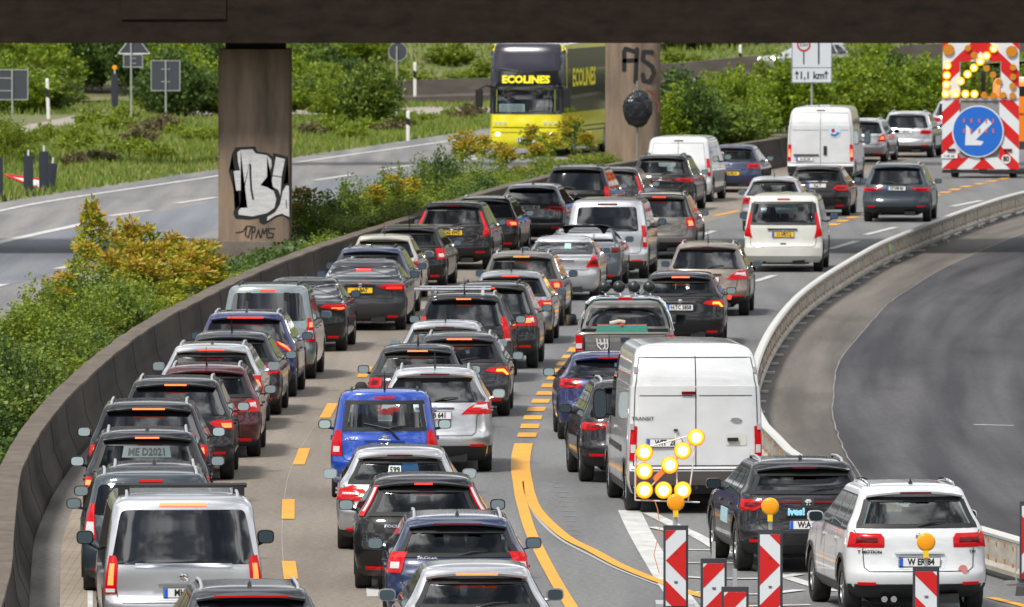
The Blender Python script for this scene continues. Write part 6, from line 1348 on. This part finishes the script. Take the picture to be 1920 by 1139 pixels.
LM = dict(green=leafmat('leaf_green', [(.055, .10, .013), (.10, .165, .02), (.155, .225, .028), (.22, .28, .035)], .3), dark=leafmat('leaf_dark', [(.03, .065, .012), (.06, .115, .018), (.10, .165, .025)], .3),
    lime=leafmat('leaf_lime', [(.10, .155, .012), (.18, .25, .018), (.29, .345, .028)], .35), yel=leafmat('leaf_yellow', [(.12, .19, .012), (.22, .28, .015), (.36, .36, .02), (.42, .34, .02)]), orange=leafmat('leaf_orange', [(.22, .28, .02), (.38, .35, .02), (.46, .30, .03), (.38, .15, .04)]),
    red=leafmat('leaf_reddish', [(.22, .22, .02), (.38, .26, .03), (.32, .12, .04), (.26, .075, .04)]), far=leafmat('leaf_far', [(.07, .13, .010), (.14, .225, .014), (.235, .33, .02), (.33, .39, .03)], .4),
    brown=leafmat('leaf_brown', [(.10, .075, .04), (.16, .12, .06), (.13, .15, .04)]), grass=leafmat('grass_blade', [(.075, .135, .015), (.13, .205, .022), (.20, .27, .035), (.27, .24, .09)], .3))
M_BARK = mat('bark', (.10, .075, .05), .9)
def leafquad(v, f, p, d, size, rnd, wid=.45):
    d = d.normalized(); u = d.cross(Vector((rnd.gauss(0, 1), rnd.gauss(0, 1), rnd.gauss(0, 1)))); 
    if u.length < 1e-4: return
    u.normalize(); b = len(v); v += [tuple(p), tuple(p + d*size*.5 + u*size*wid), tuple(p + d*size), tuple(p + d*size*.5 - u*size*wid)]; f.append((b, b+1, b+2, b+3))
def make_bush(name, seed, h, w, shoots, lps, leaf, lm, lean=.5, up=.7):
    rnd = random.Random(seed); v = []; f = []; st = MB()
    for i in range(shoots):
        a = rnd.uniform(0, 2*math.pi); r0 = rnd.uniform(0, .25) * w; rr = (rnd.random() ** .6) * w * .5; hh = h * (1 - (rr / (w * .5)) ** 2 * .45) * rnd.uniform(.55, 1.12)
        b = Vector((math.cos(a) * r0 * .5, math.sin(a) * r0 * .5, -.05)); e_ = Vector((math.cos(a) * rr, math.sin(a) * rr, hh)); mid = (b + e_) / 2 + Vector((math.cos(a)*rr*-.1, math.sin(a)*rr*-.1, hh*.12))
        pts = [b + (mid - b) * 2 * t * (1 - t) * 1.0 + (e_ - b) * t * t if False else b*(1-t)**2 + mid*2*t*(1-t) + e_*t*t for t in (0, .25, .5, .75, 1)]
        if i % 3 == 0: st.tube(pts, [.012, .010, .008, .006, .003], 4)
        for k in range(lps):
            t = .12 + .88 * (rnd.random() ** .7); q = b*(1-t)**2 + mid*2*t*(1-t) + e_*t*t; ax = ((e_ - b) * t + (mid - b) * (1-t)).normalized()
            q = q + Vector((rnd.gauss(0, 1), rnd.gauss(0, 1), rnd.gauss(0, .8))) * (.055 + .045 * w) * (1.15 - t * .75)
            d = ax * up + Vector((rnd.gauss(0, .8), rnd.gauss(0, .8), rnd.gauss(0, .6))); leafquad(v, f, q, d, leaf * rnd.uniform(.6, 1.25), rnd)
    r = empty(name, (0, 0, 0)); fo = MB(); fo.add(v, f); fo.build('foliage', lm, r, fix=False); st.build('stems', M_BARK, r, fix=False); return r
def place(proto, loc, rz, sc, label, cat, group, first):
    if first: r = proto
    else:
        r = proto.copy(); C.objects.link(r)
        for ch in PARTS[proto.name]: c = ch.copy(); C.objects.link(c); c.parent = r
    r.location = loc; r.rotation_euler = (0, 0, rz); r.scale = (sc[0], sc[0], sc[1]); tag(r, label, cat, group); return r
PARTS = {}; USED = set()
def put(key, x, y, z=0., sc=(1, 1), label='', cat='bush', group=None, rz=None):
    p = PROTO[key]
    first = key not in USED; USED.add(key)
    if first: PARTS[p.name] = [o for o in C.objects if o.parent == p]
    return place(p, (x, y, z), rv.uniform(0, 6.28) if rz is None else rz, sc, label, cat, group, first)
rv = random.Random(21)
PROTO = dict(m1=make_bush('bush', 1, 1.5, 2.1, 64, 75, .070, LM['green']), m2=make_bush('bush', 2, 1.35, 2.0, 60, 75, .066, LM['dark']), m3=make_bush('bush', 3, 1.6, 1.9, 60, 70, .070, LM['lime']), m4=make_bush('bush', 4, 1.3, 1.7, 55, 60, .080, LM['yel']), m5=make_bush('bush', 14, 1.8, 1.4, 34, 60, .07, LM['lime']),
    b1=make_bush('bush', 5, 3.2, 4.0, 90, 60, .19, LM['far']), b2=make_bush('bush', 6, 3.0, 4.2, 90, 60, .19, LM['green']), b3=make_bush('bush', 7, 2.6, 3.6, 80, 56, .19, LM['lime']), b4=make_bush('bush', 10, 3.0, 4.0, 90, 60, .18, LM['dark']),
    big=make_bush('bush', 8, 2.75, 2.9, 150, 70, .14, LM['green']), h1=make_bush('herb', 9, .55, 1.5, 40, 30, .12, LM['brown']), h2=make_bush('herb', 12, .6, 1.6, 40, 36, .11, LM['lime']))
wp = resample(wall_path, 1.5)
LBL = dict(m1='mid-green leafy bush', m2='darker green bush', m3='yellow-green bush', m4='bush with yellow and orange leaves', m5='slim upright light green bush')
gmed = 'bushes growing on the median behind the dark wall'
cnt = 0
for i, p in enumerate(wp):
    if p.y < 128 or p.y > 345: continue
    t = (wp[min(i+1, len(wp)-1)] - wp[i-1]).normalized(); n = Vector((-t.y, t.x))     # to the left of travel
    if t.y < 0: n = -n
    D_ = p.y; k = FPX / D_; xpix = 960 + p.x * k
    near = D_ < 232; width = 4.4 if near else (2.6 if D_ < 262 else (1.9 if D_ < 285 else 3.2))
    o_ = 1.55 if near else 1.1
    while o_ < width:
        q = p + n * (o_ + rv.uniform(-.15, .3)); px_ = 960 + q.x * FPX / q.y
        if px_ > -60 and 9.2 * FPX / q.y - 199 > (705 - px_ * .6 if px_ < 330 else 0) and not (abs(q.y - (PD + .9)) < 2.0 and abs(q.x - px2x(477, PD)) < 2.0):
            ye = max(0, 1 - abs(px_ - 330) / 170) * (1 if 205 < q.y < 275 else 0)
            nz = mn.noise(Vector((q.x * .45, q.y * .09, 3))); nh = mn.noise(Vector((q.x * .6, q.y * .14, 9)))
            key = (rv.choice(['m2', 'm2', 'm1']) if nz < -.08 else rv.choice(['m1', 'm5', 'm1']) if nz < .12 else rv.choice(['m3', 'm5', 'm3'])) if rv.random() > ye * .9 else 'm4'
            hs = (.78 + nh * 1.1) * rv.uniform(.75, 1.2)
            if 225 < q.y < 279 and px_ > 330: hs *= .42
            elif q.y > 279: hs *= .52
            if px_ < 330 and q.y > 165: hs *= .72
            if key == 'm5' and near: hs *= 1.1
            put(key, q.x, q.y, 0, (rv.uniform(.9, 1.15), hs), LBL[key] + (' in the nearest stretch of hedge along the dark wall' if q.y < 175 else ' in the hedge where the dark wall bends' if q.y < 225 else ' in the hedge in front of the nearer pillar' if q.y < 279 else ' on the narrow median beyond the nearer pillar'), 'bush', gmed + ('' if q.y < 175 else ' bend' if q.y < 225 else ' by the pillar' if q.y < 279 else ' far end') + ' ' + key); cnt += 1
        o_ += rv.uniform(1.35, 1.7)
print('median bushes', cnt)
# tall fringe right of the nearer pillar
for x, y, kk, sc in ((570, 462, 'm1', 1.5), (610, 452, 'm2', 1.45), (655, 440, 'm1', 1.6), (700, 428, 'm3', 1.35), (740, 415, 'm1', 1.6), (790, 402, 'm1', 1.7), (820, 385, 'm2', 1.9), (850, 375, 'm1', 2.0), (885, 370, 'm3', 1.5), (930, 360, 'm1', 1.4), (975, 350, 'm4', 1.2), (1030, 335, 'm3', 1.2), (1090, 322, 'm4', 1.1), (1130, 318, 'm3', .9), (1170, 312, 'm1', 1.0)):
    a = G(x, y); put(kk, a.x, a.y, 0, (.85, sc * (.62 if x < 830 else .42)), LBL[kk] + ' by the empty lanes between the two pillars', 'bush', 'median bushes between the pillars ' + kk)
# far median right of the second pillar
BL = dict(b1='bright green bush', b2='mid-green bush', b3='yellow-green bush', b4='dark green bush')
g2_ = 'big bushes between the far lanes, right of the far pillar'
for i, (x, y) in enumerate([(1262, 268), (1300, 262), (1340, 268), (1375, 262), (1410, 256), (1450, 250), (1490, 250), (1530, 248), (1570, 242), (1610, 240), (1650, 232), (1690, 228), (1730, 226), (1770, 222), (1810, 220), (1860, 216),
                            (1275, 240), (1330, 236), (1385, 230), (1440, 226), (1500, 218), (1560, 214), (1620, 208), (1680, 203), (1740, 198), (1800, 196), (1870, 190), (1930, 200), (1480, 205), (1640, 190), (1720, 182), (1260, 285), (1310, 285), (1365, 282), (1410, 275)]):
    a = G(x, y); KK = rv.choice(['b1', 'b1', 'b1', 'b2', 'b3', 'b4']); put(KK, a.x, a.y, 0, (rv.uniform(.55, .9), rv.uniform(.5, .95)), BL[KK] + (' in the front row of the thicket right of the far pillar' if i < 16 or i > 30 else ' in the back rows of the thicket right of the far pillar'), 'bush', g2_ + KK + (' front' if i < 16 or i > 30 else ' back'))
# thicket on the far left bank
g3_ = 'bushes on the bank behind the left verge'
for i in range(58):
    x = -20 + 665 * (i % 20) / 19 + rv.uniform(-18, 18); row = i // 20; D_ = (452, 474, 496)[row]
    if row == 0 and (60 < x < 110 or 190 < x < 275 or x < 60): D_ = 462
    if row == 0 and x > 540: D_ = 470
    if 125 < x < 305 and row < 2: continue
    KK = rv.choice(['b1', 'b2', 'b3', 'b1', 'b4']); put(KK, px2x(x, D_), D_ + rv.uniform(-4, 4), 0 if row < 2 else .5, (rv.uniform(.75, 1.0), (rv.uniform(.55, .9) + .25 * row) * (1 if x < 430 else .62)), BL[KK] + (' behind the signs, left of the nearer pillar' if x < 430 else ' between the nearer pillar and the big round bush'), 'bush', g3_ + KK + (' a' if x < 430 else ' b'))
g4_ = 'low shrubs on the grassy slope above the ramp'
for i in range(46):
    x = 560 + 900 * (i % 23) / 22 + rv.uniform(-20, 20); D_ = rv.choice((499, 506, 515)); put(rv.choice(['b3', 'b1', 'h2', 'b3']), px2x(x, D_), D_, hillz(px2x(x, D_), D_) - .1, (rv.uniform(.7, 1.1), rv.uniform(.22, .5)), 'low shrub on the slope above the ramp', 'shrub', g4_)
a = G(692, 243); put('big', a.x, a.y, 0, (1.0, .98), 'big round dark green bush beside the empty lanes', 'bush')
a = G(625, 240); put('b3', a.x, a.y + 6, 0, (.5, .75), 'pale green bush left of the big round bush', 'bush')
a = G(315, 214); put('m1', a.x, a.y, 0, (1.1, 1.9), 'bush overgrowing the pale grey sign back', 'bush')
a = G(18, 300); put('m3', a.x, a.y, 0, (1.2, 1.0), 'yellow-green bush behind the pair of dark beacons', 'bush')
for i in range(60):
    x = rv.uniform(-10, 900); yb = 262 + rv.uniform(-26, 60) - x * .045
    a = G(x, yb)
    rd = 379 - x*.15
    if yb > rd - 14: continue
    KK = rv.choice(['h1', 'h2', 'h2', 'h2']); put(KK, a.x, a.y, 0, (rv.uniform(.6, 1.2), rv.uniform(.6, 1.1)), ('brown withered' if KK == 'h1' else 'yellow-green') + ' weed clump on the grass ' + ('left of the nearer pillar' if x < 440 else 'right of the nearer pillar'), 'weed', 'weed clumps on the left verge ' + KK + (' a' if x < 440 else ' b'))
# saplings with whorls of yellow and reddish leaves
def make_sapling(seed, h, n, lm_top, lm_low):
    """thin stem, side twigs, each ending in a spiky burst of long leaflets"""
    rnd = random.Random(seed); r = empty('sapling', (0, 0, 0)); tr = MB(); pts = [Vector((0, 0, -.1))]
    for k in range(1, 7): pts.append(Vector((rnd.gauss(0, .03) * k ** .5, rnd.gauss(0, .03) * k ** .5, h * k / 6 * .86)))
    tr.tube(pts, [.026, .023, .020, .016, .012, .009, .005], 6); top = []; low = []; vt, ft, vl, fl = [], [], [], []
    cl = [(pts[-1] + Vector((0, 0, .05)), .30, 110)]
    for k in range(n):
        t = rnd.uniform(.42, .95); i = min(5, int(t * 6)); base = pts[i].lerp(pts[i+1], t * 6 - i); a = rnd.uniform(0, 6.28); ln = rnd.uniform(.10, .34)
        c = base + Vector((math.cos(a) * ln, math.sin(a) * ln, rnd.uniform(.02, .22))); tr.tube([base, base.lerp(c, .5) + Vector((0, 0, -.03)), c], [.007, .005, .003], 4); cl.append((c, rnd.uniform(.16, .25), rnd.randint(34, 60)))
    for ci, (c, rad, m_) in enumerate(cl):
        hot = c.z > h * .66 and rnd.random() < .75 or ci == 0
        for q in range(m_):
            d = Vector((rnd.gauss(0, 1), rnd.gauss(0, 1), rnd.gauss(.55, .7))).normalized(); p0 = c + d * rad * rnd.uniform(.1, .75); dd = d + Vector((rnd.gauss(0, .35), rnd.gauss(0, .35), -.15))
            up_ = hot and d.z > .05
            leafquad(vt if up_ else vl, ft if up_ else fl, p0, dd, rnd.uniform(.09, .17), rnd, .22)
    m = MB(); m.add(vt, ft); m.build('young_leaves', lm_top, r, fix=False); m = MB(); m.add(vl, fl); m.build('crown', lm_low, r, fix=False); tr.build('trunk', M_BARK, r, fix=False); return r
PROTO.update(s1=make_sapling(1, 2.0, 9, LM['orange'], LM['yel']), s2=make_sapling(2, 1.8, 10, LM['orange'], LM['lime']), s3=make_sapling(3, 1.7, 14, LM['orange'], LM['yel']))
SP = [(176, 585, 's1', 1.25, 'tallest sapling, standing out alone against the empty lanes on the left'), (240, 575, 's3', 1.12, 'yellow sapling second from the tallest one, with a broad orange top'), (272, 568, 's2', .98, None), (163, 590, 's1', .82, None), (212, 580, 's2', .98, None), (262, 590, 's3', .9, None), (205, 600, 's3', .85, None), (300, 580, 's3', .85, None), (318, 560, 's3', .85, None), (345, 575, 's3', .8, None), (335, 600, 's3', .75, None),
      (378, 555, 's2', .72, 'reddish sapling just left of the nearer pillar foot'), (398, 548, 's2', .66, None), (360, 590, 's3', .8, None), (395, 590, 's3', .7, None), (245, 610, 's3', .8, None), (290, 610, 's3', .78, None), (375, 610, 's3', .7, None), (125, 640, 's2', .8, None),
      (560, 470, 's2', .9, None), (735, 425, 's2', .8, None), (868, 345, 's2', .95, None), (880, 352, 's3', .9, None), (905, 335, 's3', .8, None), (940, 340, 's2', .7, None), (1000, 320, 's2', .85, None), (1036, 322, 's2', .72, None), (1072, 318, 's2', 1.0, 'reddish sapling in front of the right corner of the bus'), (1095, 316, 's3', .7, None), (1010, 330, 's3', .6, None), (1165, 312, 's3', .6, None), (700, 432, 's3', .7, None), (770, 418, 's3', .7, None), (955, 350, 's3', .7, None)]
for x, y, kk, sc, lab in SP:
    a = G(x, y); put(kk, a.x, a.y, 0, (1.0, sc), lab or ('slender young sapling with orange-tipped leaves, ' if kk == 's1' else 'young sapling with orange-tipped leaves, ' if kk != 's3' else 'bushy yellow sapling, ') + ('left of the nearer pillar' if x < 430 else 'in front of the bus' if x > 980 else 'between the nearer pillar and the bus'), 'sapling', None if lab else 'young saplings ' + kk + ('abc'[0 if x < 430 else 2 if x > 980 else 1]))
# undergrowth and grass (uncountable)
v = []; f = []; rnd = random.Random(5)
for i in range(len(wp)):
    p = wp[i]
    if p.y < 118 or p.y > 360: continue
    t = (wp[min(i+1, len(wp)-1)] - wp[i-1]).normalized(); n = Vector((-t.y, t.x)); n = n if n.x < 0 else -n
    wd = 5.0 if p.y < 232 else 3.4
    for k in range(240):
        q = p + t * rnd.uniform(-.6, .6) + n * rnd.uniform(.62, wd)
        if 9.2 * FPX / q.y - 199 < (690 - (960 + q.x * FPX / q.y) * .6 if (960 + q.x * FPX / q.y) < 330 else 0): continue
        z = rnd.uniform(.02, .45); leafquad(v, f, Vector((q.x, q.y, z)), Vector((rnd.gauss(0, .6), rnd.gauss(0, .6), 1)), rnd.uniform(.06, .12), rnd)
m = MB(); m.add(v, f); tag(m.build('ground_cover', LM['dark'], fix=False), 'leafy ground cover filling the median between wall and empty lanes', 'ground cover', kind='stuff')
v = []; f = []
for k in range(42000):
    x = rnd.uniform(-40, 1240); lo = 379 - x * .152; y = rnd.uniform(195, lo + 1)
    if (218 - x*.02 < y < 262 - .18*x if x < 300 else 202 < y < 222): continue
    a = G(x, y); h_ = rnd.uniform(.12, .34) * (1 + .6 * mn.noise(Vector((a.x*.3, a.y*.06, 0)))); d = Vector((rnd.gauss(0, .3), rnd.gauss(0, .3), 1)).normalized(); u = Vector((rnd.uniform(.02, .05), 0, 0)); b = len(v)
    v += [tuple(a - u), tuple(a + u), tuple(a + d * h_)]; f.append((b, b+1, b+2))
for k in range(16000):
    x = rnd.uniform(520, 1960); D_ = rnd.uniform(484, 512); X = px2x(x, D_); a = Vector((X, D_, hillz(X, D_) - .04)); h_ = rnd.uniform(.15, .45); d = Vector((rnd.gauss(0, .3), rnd.gauss(0, .3), 1)).normalized(); u = Vector((rnd.uniform(.03, .07), 0, 0)); b = len(v)
    v += [tuple(a - u), tuple(a + u), tuple(a + d * h_)]; f.append((b, b+1, b+2))
m = MB(); m.add(v, f); tag(m.build('grass', LM['grass'], fix=False), 'long green grass on the verge and slope', 'grass', kind='stuff')
for k, p in PROTO.items():
    if k not in USED:
        for o in [o for o in C.objects if o.parent == p]: bpy.data.objects.remove(o)
        bpy.data.objects.remove(p)
